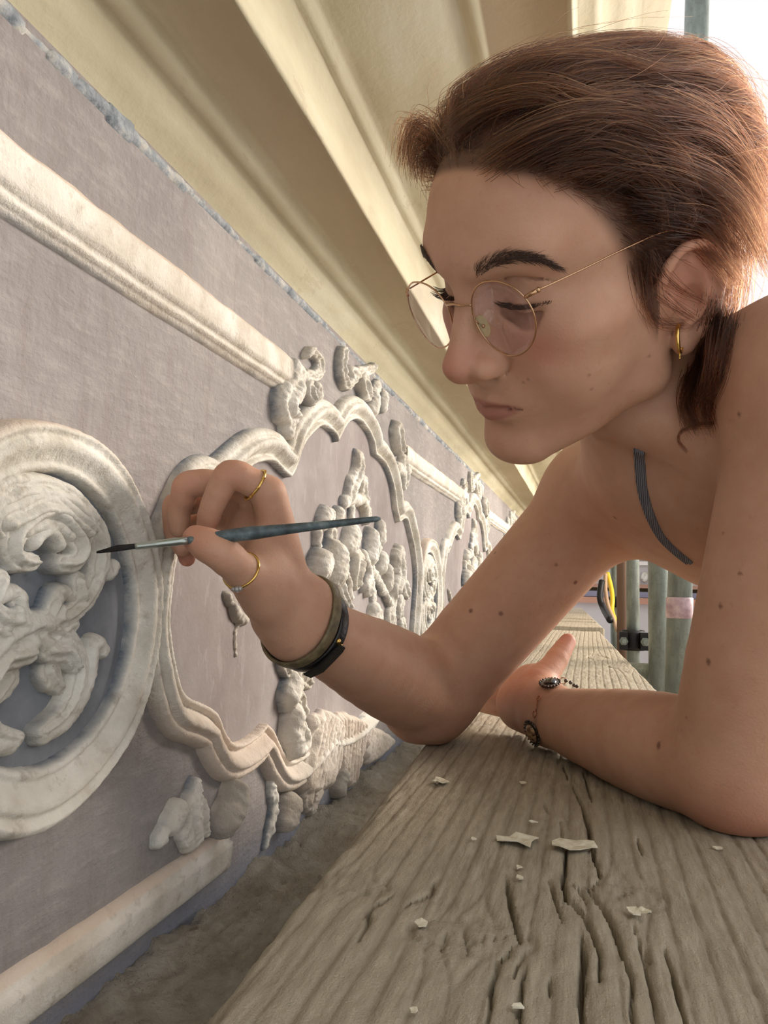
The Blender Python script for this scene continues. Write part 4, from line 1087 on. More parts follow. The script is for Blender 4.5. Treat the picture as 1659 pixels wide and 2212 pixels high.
LK = [
    # tuft over the far side of the forehead
    lock_px([(975, 330, .475), (930, 285, .470), (895, 270, .468), (878, 305, .466), (872, 345, .466)], 190, .0040, .9),
    lock_px([(980, 345, .470), (945, 320, .465), (915, 305, .462), (896, 335, .462), (900, 372, .463)], 190, .0042, .9),
    lock_px([(960, 350, .468), (930, 335, .463), (912, 345, .462), (915, 380, .463)], 110, .0034, .8),
    lock_px([(1000, 352, .462), (962, 330, .458), (935, 340, .458), (930, 372, .460)], 110, .0034, .8),
    # locks along the side of the crown
    lock_px([(1180, 330), (1260, 300), (1350, 320), (1410, 380), (1440, 360 + 60)], 160, .0040, .35, lift=.010, hair_=True),
    lock_px([(1120, 335), (1220, 290), (1330, 280), (1440, 330), (1500, 400)], 180, .0045, .4, lift=.010, hair_=True),
    lock_px([(1060, 345), (1150, 290), (1260, 255), (1380, 260), (1480, 310)], 180, .0045, .45, lift=.010, hair_=True),
    lock_px([(1340, 330), (1440, 350), (1530, 390), (1600, 450), (1640, 520)], 200, .0060, .5, lift=.010, hair_=True),
    lock_px([(1380, 420), (1470, 440), (1550, 490), (1600, 560)], 170, .0055, .5, lift=.010, hair_=True),
    lock_px([(1420, 480), (1500, 500), (1560, 560), (1600, 610)], 150, .0050, .5, lift=.010, hair_=True),
    lock_px([(1400, 260), (1500, 280), (1590, 350), (1650, 450)], 190, .0060, .5, lift=.010, hair_=True),
    # the strand that arches off the crown
    lock_px([(1430, 120, .455), (1490, 92, .460), (1545, 112, .465), (1576, 160, .468), (1572, 220, .468)], 130, .0015, .5),
    # wisps over the ear
    lock_px([(1395, 560), (1410, 620), (1450, 660), (1500, 690)], 26, .0026, .6, lift=.003),
    lock_px([(1385, 580), (1395, 660), (1425, 700), (1480, 705)], 22, .0026, .5, lift=.003),
    lock_px([(1400, 545), (1430, 590), (1470, 625), (1515, 650)], 18, .0022, .6, lift=.003),
    lock_px([(1380, 560), (1388, 620), (1392, 660), (1410, 700)], 60, .0036, .5, lift=.0015),
    # behind the ear and down the neck
    lock_px([(1540, 460, .440), (1552, 540, .446), (1558, 600, .450), (1556, 650, .455)], 170, .0042, .5),
    lock_px([(1575, 500, .452), (1580, 600, .456), (1570, 690, .460), (1550, 760, .464)], 190, .0060, .6),
    lock_px([(1545, 660), (1530, 730), (1512, 790), (1495, 840)], 170, .0044, .6, lift=.006),
    lock_px([(1560, 680), (1535, 770), (1505, 830), (1485, 880), (1500, 925)], 170, .0040, .5, lift=.008),
    lock_px([(1575, 700), (1555, 800), (1530, 870), (1540, 915)], 170, .0046, .6, lift=.006),
    lock_px([(1540, 690), (1515, 770), (1488, 830), (1480, 880), (1496, 915)], 120, .0034, .5, lift=.006),
    # the small ring of hair on the neck
    lock_px([(1540, 915), (1500, 918), (1472, 932), (1467, 952), (1485, 975)], 18, .0008, .6, lift=.002),
    # waves crossing the top and side
    lock_px([(1010, 240), (1090, 200), (1190, 190), (1290, 215), (1370, 205)], 150, .0036, .4, lift=.010, hair_=True),
    lock_px([(980, 290), (1060, 235), (1160, 215), (1240, 240), (1310, 225)], 150, .0036, .4, lift=.010, hair_=True),
    lock_px([(1100, 160), (1200, 135), (1310, 130), (1420, 160), (1500, 150)], 160, .0040, .5, lift=.010, hair_=True),
    lock_px([(1260, 300), (1330, 265), (1410, 280), (1470, 330), (1500, 320)], 140, .0036, .35, lift=.010, hair_=True),
    lock_px([(1300, 380), (1380, 350), (1450, 380), (1490, 440), (1480, 490)], 140, .0040, .4, lift=.010, hair_=True),
    lock_px([(1200, 360), (1280, 345), (1360, 370), (1420, 430), (1432, 480)], 140, .0040, .35, lift=.010, hair_=True),
    lock_px([(1450, 250), (1540, 290), (1610, 380), (1640, 480), (1625, 560)], 170, .0055, .45, lift=.010, hair_=True),
    lock_px([(1500, 420), (1570, 440), (1630, 500), (1660, 580)], 170, .0055, .5, lift=.010, hair_=True),
    # fine baby hair along the forehead
    lock_px([(1090, 350, .425), (1080, 362, .424), (1095, 372, .424), (1120, 372, .424)], 14, .0045, .8),
    lock_px([(1180, 362, .418), (1170, 380, .417), (1190, 392, .417), (1215, 385, .417)], 16, .0055, .8),
    lock_px([(1030, 355, .440), (1015, 366, .440), (1000, 372, .441), (985, 372, .443)], 14, .0040, .8),
]
W = np.concatenate(W + LK)
strands('hair_strands', W, .00011, .00004, hairm.m, hair)

# ---- brows, lashes, eyes
nb = 430
s = Rg.uniform(0, 1, nb) ** .9
cx = np.interp(s, [0, .2, .5, .75, 1], [1028, 1058, 1112, 1160, 1207]); cy = np.interp(s, [0, .2, .5, .75, 1], [592, 569, 553, 559, 578])
tk = np.interp(s, [0, .15, .5, .8, 1], [9, 14, 10, 6, 3])
o_ = Rg.uniform(-1, 1, nb) * tk
bxp = cx + o_ * .25; byp = cy + o_
root = Hl(onskin(bxp, byp))
ang = np.interp(s, [0, .2, .5, 1], [1.25, .75, .25, -.25]) - o_ / tk * .25 + Rg.normal(0, .13, nb)
ln = np.interp(s, [0, .2, .6, 1], [.0045, .0065, .0070, .0055]) * Rg.uniform(.7, 1.1, nb)
# along the brow (towards the temple) and up the forehead, in head coordinates
out_ = unit(np.array([-.85, -.45, 0])); upv = np.array([0, .0, 1.0])
t = np.linspace(0, 1, 6)
b3 = np.empty((nb, 6, 3)); nrm = unit(np.array([-.35, .9, .1]))
for j, q in enumerate(t):
    a = ang - .35 * q
    b3[:, j] = root + (ln * q)[:, None] * (np.cos(a)[:, None] * out_ + np.sin(a)[:, None] * upv) + nrm * (.0010 * np.sin(q * 2.6) + .0002)
for nm, sgn in (('eyebrow', 1), ('eyebrow', -1)):
    strands(nm, toworld(b3 * np.array([sgn, 1, 1])), .00013, .00004, browm.m, person)
# lashes
lx_ = [(.0180, .0735, .0152), (.0240, .0760, .0146), (.0320, .0765, .0142), (.0400, .0722, .0148), (.0460, .0660, .0156)]
rim = spline(lx_, 30); nl = 95
for sgn in (1, -1):
    i = Rg.integers(0, len(rim), nl); rt = rim[i] + Rg.normal(0, .0002, (nl, 3)); u = i / len(rim)
    dirx = (u - .45) * .9
    l = Rg.uniform(.0065, .0098, nl)[:, None]
    t = np.linspace(0, 1, 6)
    q = np.stack([rt + l * tq * np.stack([dirx + .2 * tq, np.full(nl, .95), -.60 + 1.0 * tq * .9 * np.ones(nl)], 1) for tq in t], 1)
    strands('eyelashes', toworld(q * np.array([sgn, 1, 1])), .00016, .00004, browm.m, person)
eyem = Mat('eye', srgb(226, 218, 210), .15)
_e = eyem.attr('gaze'); eyem.color(eyem.ramp(_e, [(.0, srgb(18, 16, 16)), (.14, srgb(18, 16, 16)), (.17, srgb(92, 96, 92)), (.38, srgb(70, 76, 78)), (.42, srgb(196, 182, 172)), (1, srgb(210, 196, 186))]))
for sgn in (1, -1):
    c = np.array([EYE[0] * sgn, EYE[1], EYE[2]]); mb = MB().ball((0, 0, 0), .0126, None, 40, 28)
    vl = np.array(mb.v); g = unit(np.array([.15, .86, -.50])); gz = np.arccos(np.clip(unit(vl) @ g, -1, 1)) / (np.pi / 2)
    e = child(mesh_obj('eye', toworld(vl + c), mb.f, eyem.m)); set_attr(e, 'gaze', gz)
# ================================================================== things worn and held
gold = Mat('pale gold', srgb(196, 158, 124), .25, 1.0)
goldm = Mat('yellow gold', srgb(226, 190, 110), .22, 1.0)
def clear_mat(name, tint, amount, ior=1.5):      # thin clear pane: lets light straight through, mirrors a little
    m_ = Mat(name, tint, .05)
    tr_ = m_.node('ShaderNodeBsdfTransparent'); tr_.inputs['Color'].default_value = tint
    fr_ = m_.node('ShaderNodeFresnel'); fr_.inputs['IOR'].default_value = ior
    mx_ = m_.node('ShaderNodeMixShader'); m_.l.new(m_.math('ADD', m_.math('MULTIPLY', fr_.outputs[0], .10), amount), mx_.inputs[0])
    m_.l.new(tr_.outputs[0], mx_.inputs[1]); m_.l.new(m_.b.outputs[0], mx_.inputs[2]); m_.l.new(mx_.outputs[0], m_.n['Material Output'].inputs['Surface'])
    return m_
glassm = clear_mat('lens glass', (.97, .96, .985, 1), .0, 1.35)
glassm.set(Metallic=1.0, Roughness=.03); glassm.b.inputs['Base Color'].default_value = (.9, .9, .95, 1)
padm = clear_mat('clear nose pad', (.95, .93, .78, 1), .30); padm.b.inputs['Base Color'].default_value = srgb(232, 222, 168)
def at_root(o):                     # parts keep their world place under an Empty
    return o
# ---- spectacles
gl = empty('eyeglasses', tuple(H(0, .094, .012)))
tag(gl, 'round gold wire eyeglasses worn on the nose', 'eyeglasses')
ROLL = .075
def G(x, y, z):                     # glasses frame, a little crooked on the nose
    c, s = math.cos(ROLL), math.sin(ROLL)
    return H(x * c + z * s * 0 + .0, y, .0105 + (z - .0105) - x * s)
def lens_pt(sg, a, k=1.0, dy=0.0):
    ca, sa = math.cos(a), math.sin(a)
    rx = .0235 * k; rz = (.0212 if sa > 0 else .0222) * k
    x = ca * rx * (1 + .03 * sa); z = sa * rz
    return G(sg * (.0345 + x), .0935 - .05 * (abs(x) * 0) - max(x, 0) * .16 + min(x, 0) * .02 + dy + z * .10, .0112 + z)
for sg in (-1, 1):
    aa = np.linspace(0, 2 * math.pi, 56, endpoint=False)
    rimo = MB().tube([lens_pt(sg, a) for a in aa], .00052, 8, closed=True).build('rim', gold.m, gl)
    v = []; f = []
    for side in (0, 1):
        o = len(v)
        for k in np.linspace(1, .2, 5):
            for a in aa:
                bulge = .0022 * (1 - k * k)
                v.append(lens_pt(sg, a, k * .985, bulge + (.0006 if side == 0 else -.0006)))
        v.append(lens_pt(sg, 0, 0, .0022 + (.0006 if side == 0 else -.0006)))
        n = len(aa)
        for r in range(4):
            for i in range(n):
                q = (o + r*n + i, o + r*n + (i+1) % n, o + (r+1)*n + (i+1) % n, o + (r+1)*n + i)
                f.append(q if side == 0 else q[::-1])
        for i in range(n):
            q = (o + 4*n + i, o + 4*n + (i+1) % n, len(v) - 1); f.append(q if side == 0 else q[::-1])
    n1 = 5 * len(aa) + 1
    for i in range(len(aa)): f.append((i, n1 + i, n1 + (i+1) % len(aa), (i+1) % len(aa)))
    MB().add(v, f).build('lens', glassm.m, gl)
    hp = lens_pt(sg, .55); he = G(sg * .0605, .0868, .0245)
    hinge = MB().tube([hp, hp * .5 + he * .5 + HR @ np.array([0, .0006, 0]), he], [.0009, .0012, .0011], 8); hinge.ball(he, .0014, None, 10, 6)
    hinge.build('hinge', gold.m, gl)
    tp = spline([he, G(sg * .0655, .062, .0255), G(sg * .0700, .032, .0268), G(sg * .0735, .006, .0262), G(sg * .0740, -.012, .018), G(sg * .0720, -.022, .004)], 8)
    MB().tube(tp, .00052, 8).build('temple', gold.m, gl)
    pc = G(sg * .0128, .0895, .0045); ax = unit(HR @ np.array([-sg * .80, -.45, -.35])); ay = unit(np.cross(ax, HR @ np.array([1.0, 0, 0]))); az = np.cross(ax, ay)
    up_ = unit(HR @ np.array([-sg * .25, .10, 1.0])); up_ = unit(up_ - ax * (up_ @ ax)); sd = np.cross(up_, ax)
    pad = MB().ball(pc, (.0036, .0012, .0066), np.column_stack([sd, ax, up_]), 16, 10).build('nose_pad', padm.m, gl)
    ra_ = lens_pt(sg, math.pi - .15 if True else 0)
    MB().tube(spline([lens_pt(sg, math.pi + .12), G(sg * .0120, .0925, .0085), G(sg * .0118, .0905, .0055), pc], 5), .0005, 6).ball(pc - ax * .0012, .0011, None, 8, 6).build('pad_arm', gold.m, gl)
MB().tube(spline([lens_pt(-1, math.pi - .35), G(-.006, .0965, .0192), G(.0, .0970, .0200), G(.006, .0965, .0192), lens_pt(1, math.pi - .35)], 6), .0007, 8).build('bridge', gold.m, gl)

# ---- hoop in the ear
ec = onskin([1468], [704], .35, .6)[0]
er = empty('hoop_earring', tuple(ec)); tag(er, 'small gold hoop earring hanging from the earlobe', 'earring')
dz = np.array([0, 0, -1.0]); dh = unit(HR @ np.array([-.45, .75, -.1]) * np.array([1, 1, 0.0]))
hc = ec + dz * .0072 - dh * .000
MB().tube([hc + .0076 * (math.cos(a) * dh * .8 + math.sin(a) * dz) for a in np.linspace(0, 2 * math.pi, 40, endpoint=False)], .0012, 10, closed=True).build('hoop', goldm.m, er)
MB().tube([hc + dz * .0075, hc + dz * .0112 + dh * .0004], .0005, 6).ball(hc + dz * .0115 + dh * .0004, .0007, None, 8, 6).build('drop', goldm.m, er)

# ---- rings on the painting hand
def ring_at(name, c, axis, r, th, label, stones=()):
    axis = unit(axis); u = unit(np.cross(axis, (0, 0, 1.0))); w = np.cross(axis, u)
    e = empty(name, tuple(c)); tag(e, label, 'ring')
    MB().tube([c + r * (math.cos(a) * u + math.sin(a) * w) for a in np.linspace(0, 2 * math.pi, 48, endpoint=False)], th, 8, closed=True).build('band', goldm.m, e)
    return e, u, w
ca = P(551, 1047, .5285); ra = ring_at('finger_ring', ca, P(540, 1040, .526) - P(580, 1066, .532), .0112, .0010, 'thin faceted gold ring on the forefinger')
for i in range(18):
    a = 2 * math.pi * i / 18; p = ca + .0113 * (math.cos(a) * ra[1] + math.sin(a) * ra[2])
    if i % 2 == 0: MB().ball(p, .0013, None, 6, 4).build('facet', goldm.m, ra[0], smooth=False)
ct = P(521, 1232, .507); rt = ring_at('finger_ring', ct, P(505, 1218, .500) - P(530, 1243, .512), .0126, .0009, 'gold ring with small clear stones around the thumb')
gem = Mat('clear stone', (1, 1, 1, 1), .02); gem.set(Transmission_Weight=.8, IOR=1.9)
sd = unit(P(500, 1245, .495) - ct); sd = unit(sd - unit(P(505, 1218, .5) - P(530, 1243, .512)) * (sd @ unit(P(505, 1218, .5) - P(530, 1243, .512))))
tx = np.cross(unit(P(505, 1218, .5) - P(530, 1243, .512)), sd)
for k in (-1, 0, 1):
    p = ct + unit(sd + tx * .17 * k) * .0136
    MB().ball(p, .0023 - .0005 * abs(k), None, 8, 5).build('stone', gem.m, rt[0], smooth=False)

# ---- leather straps on the painting wrist
def strap(name, label, t0, width, r_add, mat, mat2=None):
    ax = unit(WR - ELR); c = WR + ax * t0
    u = wp - ax * (wp @ ax); u = unit(u); w = np.cross(ax, u); return ax, c, u, w
leath = Mat('dark olive leather', srgb(66, 56, 40), .5); leath.color(leath.ramp(leath.noise(120, 4), [(.35, srgb(84, 74, 52)), (.65, srgb(128, 114, 84))])); leath.bump(leath.noise(500, 3), .4, .001)
blackl = Mat('black leather', srgb(26, 26, 26), .38); blackl.bump(blackl.noise(420, 3), .4, .001)
def wrist_band(name, label, c, ax, width, thick, mat, tilt):
    ax = unit(ax + tilt); u = wp - ax * (wp @ ax); u = unit(u); w = np.cross(ax, u)
    n = 64; rs = []
    for k in range(n):                      # fit the band to the skin
        a = 2 * math.pi * k / n; d = math.cos(a) * u + math.sin(a) * w
        hit = SKIN.ray_cast(Vector(c + d * .06), Vector(-d), .06)
        rs.append(.06 - hit[3] if hit[0] is not None else .026)
    rs = np.array(rs); rs = (np.roll(rs, 1) + rs + np.roll(rs, -1) + np.roll(rs, 2) + np.roll(rs, -2)) / 5 + .0012
    sec = [(-.5, 0), (-.5, .7), (-.38, 1), (.38, 1), (.5, .7), (.5, 0), (.38, -.2), (-.38, -.2)]
    v = []; f = []; m = len(sec)
    for k in range(n):
        a = 2 * math.pi * k / n; d = math.cos(a) * u + math.sin(a) * w
        for s_, h_ in sec: v.append(c + d * (rs[k] + h_ * thick) + ax * s_ * width)
    for k in range(n):
        for j in range(m): f.append((k*m+j, k*m+(j+1) % m, ((k+1) % n)*m+(j+1) % m, ((k+1) % n)*m+j))
    e = empty(name, tuple(c)); tag(e, label, 'bracelet')
    MB().add(v, f).build('strap', mat, e)
    return e, u, w, ax, rs
tl = np.zeros(3)
b1 = wrist_band('leather_bracelet', 'olive brown leather strap on the painting wrist, nearer the hand', WR + unit(WR - ELR) * .003, WR - ELR, .0095, .0022, leath.m, tl)
cb = WR - unit(WR - ELR) * .0085
b2 = wrist_band('leather_bracelet', 'black leather strap with brass studs on the painting wrist', cb, WR - ELR, .0100, .0020, blackl.m, tl)
for px_, py_ in ((704, 1372), (712, 1384)):
    p = onskin([px_], [py_], .40, .75)[0]; d = unit(p - cb); d = unit(d - b2[3] * (d @ b2[3]))
    k = int(round((math.atan2(d @ b2[2], d @ b2[1]) % (2 * math.pi)) / (2 * math.pi) * 64)) % 64
    MB().ball(cb + d * (b2[4][k] + .0024) + b2[3] * (.0025 if px_ < 708 else -.0025), .0020, None, 12, 8).build('stud', goldm.m, b2[0])
d_ = unit(P(640, 1418, .50) - cb); d_ = unit(d_ - b2[3] * (d_ @ b2[3])); k_ = int(round((math.atan2(d_ @ b2[2], d_ @ b2[1]) % (2 * math.pi)) / (2 * math.pi) * 64)) % 64
tp0 = cb + d_ * (b2[4][k_] + .0032); tdir = unit(np.cross(b2[3], d_));
if (A.T @ tdir)[0] > 0: tdir = -tdir
vv_ = []
for s_ in (0, 1):
    for q, wd in ((-.020, .0042), (-.010, .0044), (.0, .0044), (.010, .0040), (.014, .0022)):
        for e_ in (-1, 1): vv_.append(tp0 + tdir * q * -1 + b2[3] * wd * e_ + d_ * (.0016 * s_ - .004 * (q < -.015)))
ff_ = []
for s_ in (0, 1):
    for i in range(4): q = (s_*10+i*2, s_*10+i*2+1, s_*10+i*2+3, s_*10+i*2+2); ff_.append(q if s_ else q[::-1])
for i in range(4): ff_ += [(i*2, i*2+2, 10+i*2+2, 10+i*2), (i*2+1, 10+i*2+1, 10+i*2+3, i*2+3)]
ff_ += [(0, 10, 11, 1), (8, 9, 19, 18)]
MB().add(vv_, ff_).build('strap_end', blackl.m, b2[0], smooth=False)

# ---- chain bracelet with dark cameos on the resting wrist
cbm = Mat('dark silver', srgb(92, 84, 78), .35, 1.0); cop = Mat('copper wire', srgb(190, 130, 100), .25, 1.0)
st1 = Mat('black stone', srgb(22, 14, 16), .12); st2 = Mat('amber cameo', srgb(150, 112, 78), .25); st2.color(st2.ramp(st2.noise(260, 4), [(.35, srgb(70, 50, 40)), (.6, srgb(176, 138, 98))]))
st3 = Mat('grey glass', srgb(96, 88, 92), .1); st3.set(Transmission_Weight=.5)
br = empty('chain_bracelet', tuple(P(1185, 1545, .68))); tag(br, 'silver chain bracelet with dark oval cameos on the resting wrist', 'bracelet')
def skin_frame(px_, py_, d0=.40, d1=.85):
    p, a, b = onskin([px_, px_ + 3, px_], [py_, py_, py_ + 3], d0, d1)
    n = unit(np.cross(b - p, a - p)); 
    if n @ (CAM - p) < 0: n = -n
    return p, n
def cameo(px_, py_, dirx, diry, rl, rw, mat):
    p, n = skin_frame(px_, py_); q, _ = skin_frame(px_ + dirx, py_ + diry)
    t = unit(q - p); t = unit(t - n * (t @ n)); w = np.cross(n, t)
    R3 = np.column_stack([w, t, n])
    MB().ball(p + n * .0012, (rw * .98, rl * .98, .0016), R3, 24, 8).build('setting', cbm.m, br)
    stn = MB().ball(p + n * .0022, (rw * .70, rl * .72, .0028), R3, 24, 10).build('stone', mat, br)
    for k in range(20):
        a = 2 * math.pi * k / 20
        MB().ball(p + n * .0018 + w * rw * math.cos(a) + t * rl * math.sin(a), .0010, None, 6, 4).build('bead', cbm.m, br)
cameo(1188, 1478, 18, -9, .0128, .0088, st1.m); cameo(1152, 1582, 6, 20, .0132, .0092, st2.m)
def link_ring(px_, py_, r, ang, squash=1.0):
    p, n = skin_frame(px_, py_); t = unit(np.cross(n, HR @ np.array([0, 0, 1.0]))); w = np.cross(n, t)
    t2 = math.cos(ang) * t + math.sin(ang) * w; w2 = np.cross(n, t2)
    MB().tube([p + n * .0012 + r * (math.cos(a) * t2 + squash * math.sin(a) * w2) for a in np.linspace(0, 2 * math.pi, 20, endpoint=False)], .00045, 6, closed=True).build('link', cop.m, br)
link_ring(1165, 1510, .0022, 0); link_ring(1157, 1543, .0030, .5)
pa, na = skin_frame(1163, 1515); pb, nb_ = skin_frame(1160, 1535)
MB().tube([pa + na * .0012, pb + nb_ * .0012], .0005, 6).build('link', cop.m, br)
link_ring(1216, 1470, .0034, .2)
pc_, nc_ = skin_frame(1166, 1622); MB().ball(pc_ + nc_ * .001 + np.array([0, 0, -.002]), (.0060, .0042, .0062), None, 14, 8).build('pendant', st3.m, br)
wc = WL; wax = unit(WL - ELL)
pts_ = []
for px_, py_ in ((1222, 1470), (1232, 1474), (1240, 1480), (1246, 1484)):
    p, n = skin_frame(px_, py_); pts_.append(p + n * .0008)
for p in pts_: MB().ball(p, .0021, None, 8, 6).build('bead', cbm.m, br)

# ---- the brush
tipw = onwall(208, 1190, .0215); endw = P(822, 1120, .505)
bd = unit(endw - tipw); bl = np.linalg.norm(endw - tipw)
bru = empty('paintbrush', tuple(tipw + bd * .1)); tag(bru, 'thin blue grey paintbrush held against the stucco', 'paintbrush')
hm = Mat('chipped blue grey lacquer', srgb(78, 98, 104), .4); hm.color(hm.ramp(hm.noise(90, 5, .6, hm.coord()), [(.35, srgb(54, 64, 68)), (.55, srgb(88, 102, 106)), (.72, srgb(146, 158, 156))]))
fm_ = Mat('tin ferrule', srgb(170, 178, 172), .3, .9); bm_ = Mat('dark bristles', srgb(44, 40, 38), .7)
def along(t): return tipw + bd * bl * t
hs = [(.30, .0020), (.34, .0029), (.40, .0036), (.47, .0043), (.53, .0044), (.60, .0038), (.70, .0031), (.82, .0025), (.93, .0021), (.985, .0018), (1.0, .0009)]
MB().tube([along(t) for t, r in hs], [r for t, r in hs], 16).build('handle', hm.m, bru)
MB().tube([along(t) for t in (.13, .14, .20, .21, .22, .27, .28, .31)], [.0019, .0021, .0023, .0027, .0024, .0027, .0024, .0023], 16).build('ferrule', fm_.m, bru)
mbr = MB(); bu = unit(np.cross(bd, (0, 0, 1.0))); bw = np.cross(bd, bu)
for i in range(70):
    a = random.uniform(0, 6.283); r = .0017 * math.sqrt(random.random()); o = bu * math.cos(a) * r + bw * math.sin(a) * r
    mbr.tube([along(.14) + o, along(.07) + o * 1.25, along(random.uniform(0, .012)) + o * .55 + np.array([0, 0, -.0010])], [.00018, .00018, .00006], 4)
bris = mbr.build('bristles', bm_.m, bru); tag(bris, kind='stuff')

# ---- flakes of paint and plaster lying on the plank
flm = Mat('cream paint flake', srgb(208, 198, 170), .8); flm.color(flm.ramp(flm.noise(200, 3), [(.35, srgb(206, 196, 168)), (.65, srgb(232, 226, 206))]))
FL = [(1122, 1820, .0125, .0062, .1, 'long flat cream paint flake just left of the largest flake'), (1243, 1838, .0155, .0070, .55, 'largest cream paint flake, lying across a long crack'), (951, 1692, .0060, .0035, .0, 'pale paint flake on the plank nearest the painting elbow'),
      (908, 1999, .0028, .0026, .4, 'tiny white chip beside the big knot'), (1388, 1964, .0042, .0020, .0, 'small cream flake just below the smaller knot'), (1370, 1982, .0040, .0026, .3, 'cream flake touching the crack under the smaller knot'),
      (1124, 1903, .0024, .0020, .2, 'small cream chip between two cracks above the big knot'), (1121, 1877, .0020, .0012, .2, 'tiny cream speck below the long flat flake'), (1553, 1837, .0030, .0012, .0, 'small cream flake below the near elbow'),
      (1130, 1695, .0028, .0012, .0, 'cream sliver on the plank below the bracelet'), (1023, 1821, .0022, .0012, .0, 'tiny cream chip left of the long flat flake'), (1115, 2181, .0026, .0012, .1, 'cream sliver at the lower edge of the view'), (895, 2194, .0016, .0014, .0, 'cream speck in the corner of the plank near the lower edge'), (1153, 1785, .0030, .0008, .0, 'narrow cream sliver above the long flat flake')]
for i, (px_, py_, rl, rw, an, lab) in enumerate(FL):
    c = onz(px_, py_, PLANKZ); rr = random.Random(i * 7 + 1); n = 11 if rl > .004 else 6; ring0 = []
    for k in range(n):
        a = 2 * math.pi * k / n; q = rr.uniform(.62, 1.18)
        x = math.cos(a) * rl * q; y = math.sin(a) * rw * q * 1.6; ring0.append((x * math.cos(an) - y * math.sin(an), x * math.sin(an) + y * math.cos(an), rr.uniform(.0002, .0022) * min(1, rl / .006)))
    zb = PLANKZ + .0012 + float(plank_shape(np.array([c[0]]), np.array([c[1]]), False)[0][0])
    v = [(c[0] + x, c[1] + y, zb + z) for x, y, z in ring0] + [(c[0] + x, c[1] + y, zb + z + .0006) for x, y, z in ring0]
    v += [(c[0], c[1], zb + .0002), (c[0], c[1], zb + .0009)]
    f = [(k, (k + 1) % n, n + (k + 1) % n, n + k) for k in range(n)] + [((k + 1) % n, k, 2 * n) for k in range(n)] + [(n + k, n + (k + 1) % n, 2 * n + 1) for k in range(n)]
    o = mesh_obj('paint_flake', v, f, flm.m, None, False); tag(o, lab, 'paint flake', 'paint flakes on the plank')

# ================================================================== clothing
topm = Mat('grey ribbed jersey', srgb(112, 112, 116), .9)
_w = topm.node('ShaderNodeTexWave'); _w.inputs['Scale'].default_value = 260; _w.inputs['Distortion'].default_value = 1.5; topm.l.new(topm.coord(), _w.inputs['Vector'])
topm.color(topm.ramp(_w.outputs['Fac'], [(.2, srgb(78, 78, 84)), (.8, srgb(140, 140, 144))])); topm.bump(_w.outputs['Fac'], .5, .001)
def strap_px(pts, w, name, lab=None, d0=.45, d1=.8):
    q = onskin([p[0] for p in pts], [p[1] for p in pts], d0, d1); q = spline(q, 6)
    v = []; f = []
    n = len(q)
    for i in range(n):
        t = unit(q[min(i + 1, n - 1)] - q[max(i - 1, 0)]); e = 1e-3
        nn = skin_n(q[i]); s_ = unit(np.cross(t, nn))
        for a, h in ((-1, -.001), (-1, .0012), (-.55, .0026), (-.1, .0016), (.1, .0016), (.55, .0026), (1, .0012), (1, -.001)): v.append(q[i] + s_ * w * a + nn * h)
    m = 8
    for i in range(n - 1):
        for j in range(m): f.append((i*m+j, i*m+(j+1) % m, (i+1)*m+(j+1) % m, (i+1)*m+j))
    f += [tuple(range(m - 1, -1, -1)), tuple((n-1)*m+j for j in range(m))]
    return MB().add(v, f)
strap_mb = strap_px([(1381, 972), (1382, 990), (1386, 1040), (1394, 1080), (1408, 1120), (1430, 1160), (1460, 1190), (1490, 1214)], .0036, 'strap')
strap_o = child(strap_mb.build('shoulder_strap', topm.m)); tag(strap_o, 'narrow grey double strap of the tank top')
cloth = SDF()
def tor(l, f_, t): return NB + la * l + fa * f_ + ta * t
cloth.ell(tor(0, .006, .255), (.128, .090, .120), TR, .03)
cloth.cone(tor(.05, 0, .28), .090, HIP - ta * .04 + la * .05, .094, .035)
cloth.cone(tor(-.05, 0, .28), .090, HIP - ta * .04 - la * .05, .094, .035)
v, f = cloth.mesh(.004)
tank = child(mesh_obj('tank_top', v, f, topm.m)); tag(tank, 'grey tank top')
trm = Mat('dark trousers', srgb(62, 60, 62), .9); trm.bump(trm.noise(400, 3), .4, .001)
tr = SDF(); tr.cone(HIP + la * .05, .105, HIP - la * .05, .105, .04)
for sg in (1, -1):
    hipj = HIP + la * .085 * sg; kn = hipj * np.array([1, 1, 0]) + np.array([.03, .0, .50]); an = kn * np.array([1, 1, 0]) + np.array([.06, 0, .11])
    tr.chain([(hipj + np.array([0, 0, -.03]), .088), (kn, .064), (an, .052)], .04)
v, f = tr.mesh(.007)
tro = child(mesh_obj('trousers', v, f, trm.m)); tag(tro, 'dark work trousers')
shm = Mat('dark boot leather', srgb(48, 42, 38), .6)
for sg in (1, -1):
    hipj = HIP + la * .085 * sg; an = hipj * np.array([1, 1, 0]) + np.array([.09, 0, .09])
    sh = SDF(); sh.chain([(an + np.array([.03, 0, -.045]), .042), (an + np.array([-.06, 0, -.048]), .040), (an + np.array([-.14, 0, -.056]), .034)], .02); sh.cone(an, .050, an + np.array([0, 0, .06]), .052, .03)
    v, f = sh.mesh(.006); v[:, 2] = np.maximum(v[:, 2], .001)
    child(mesh_obj('boot', v, f, shm.m))
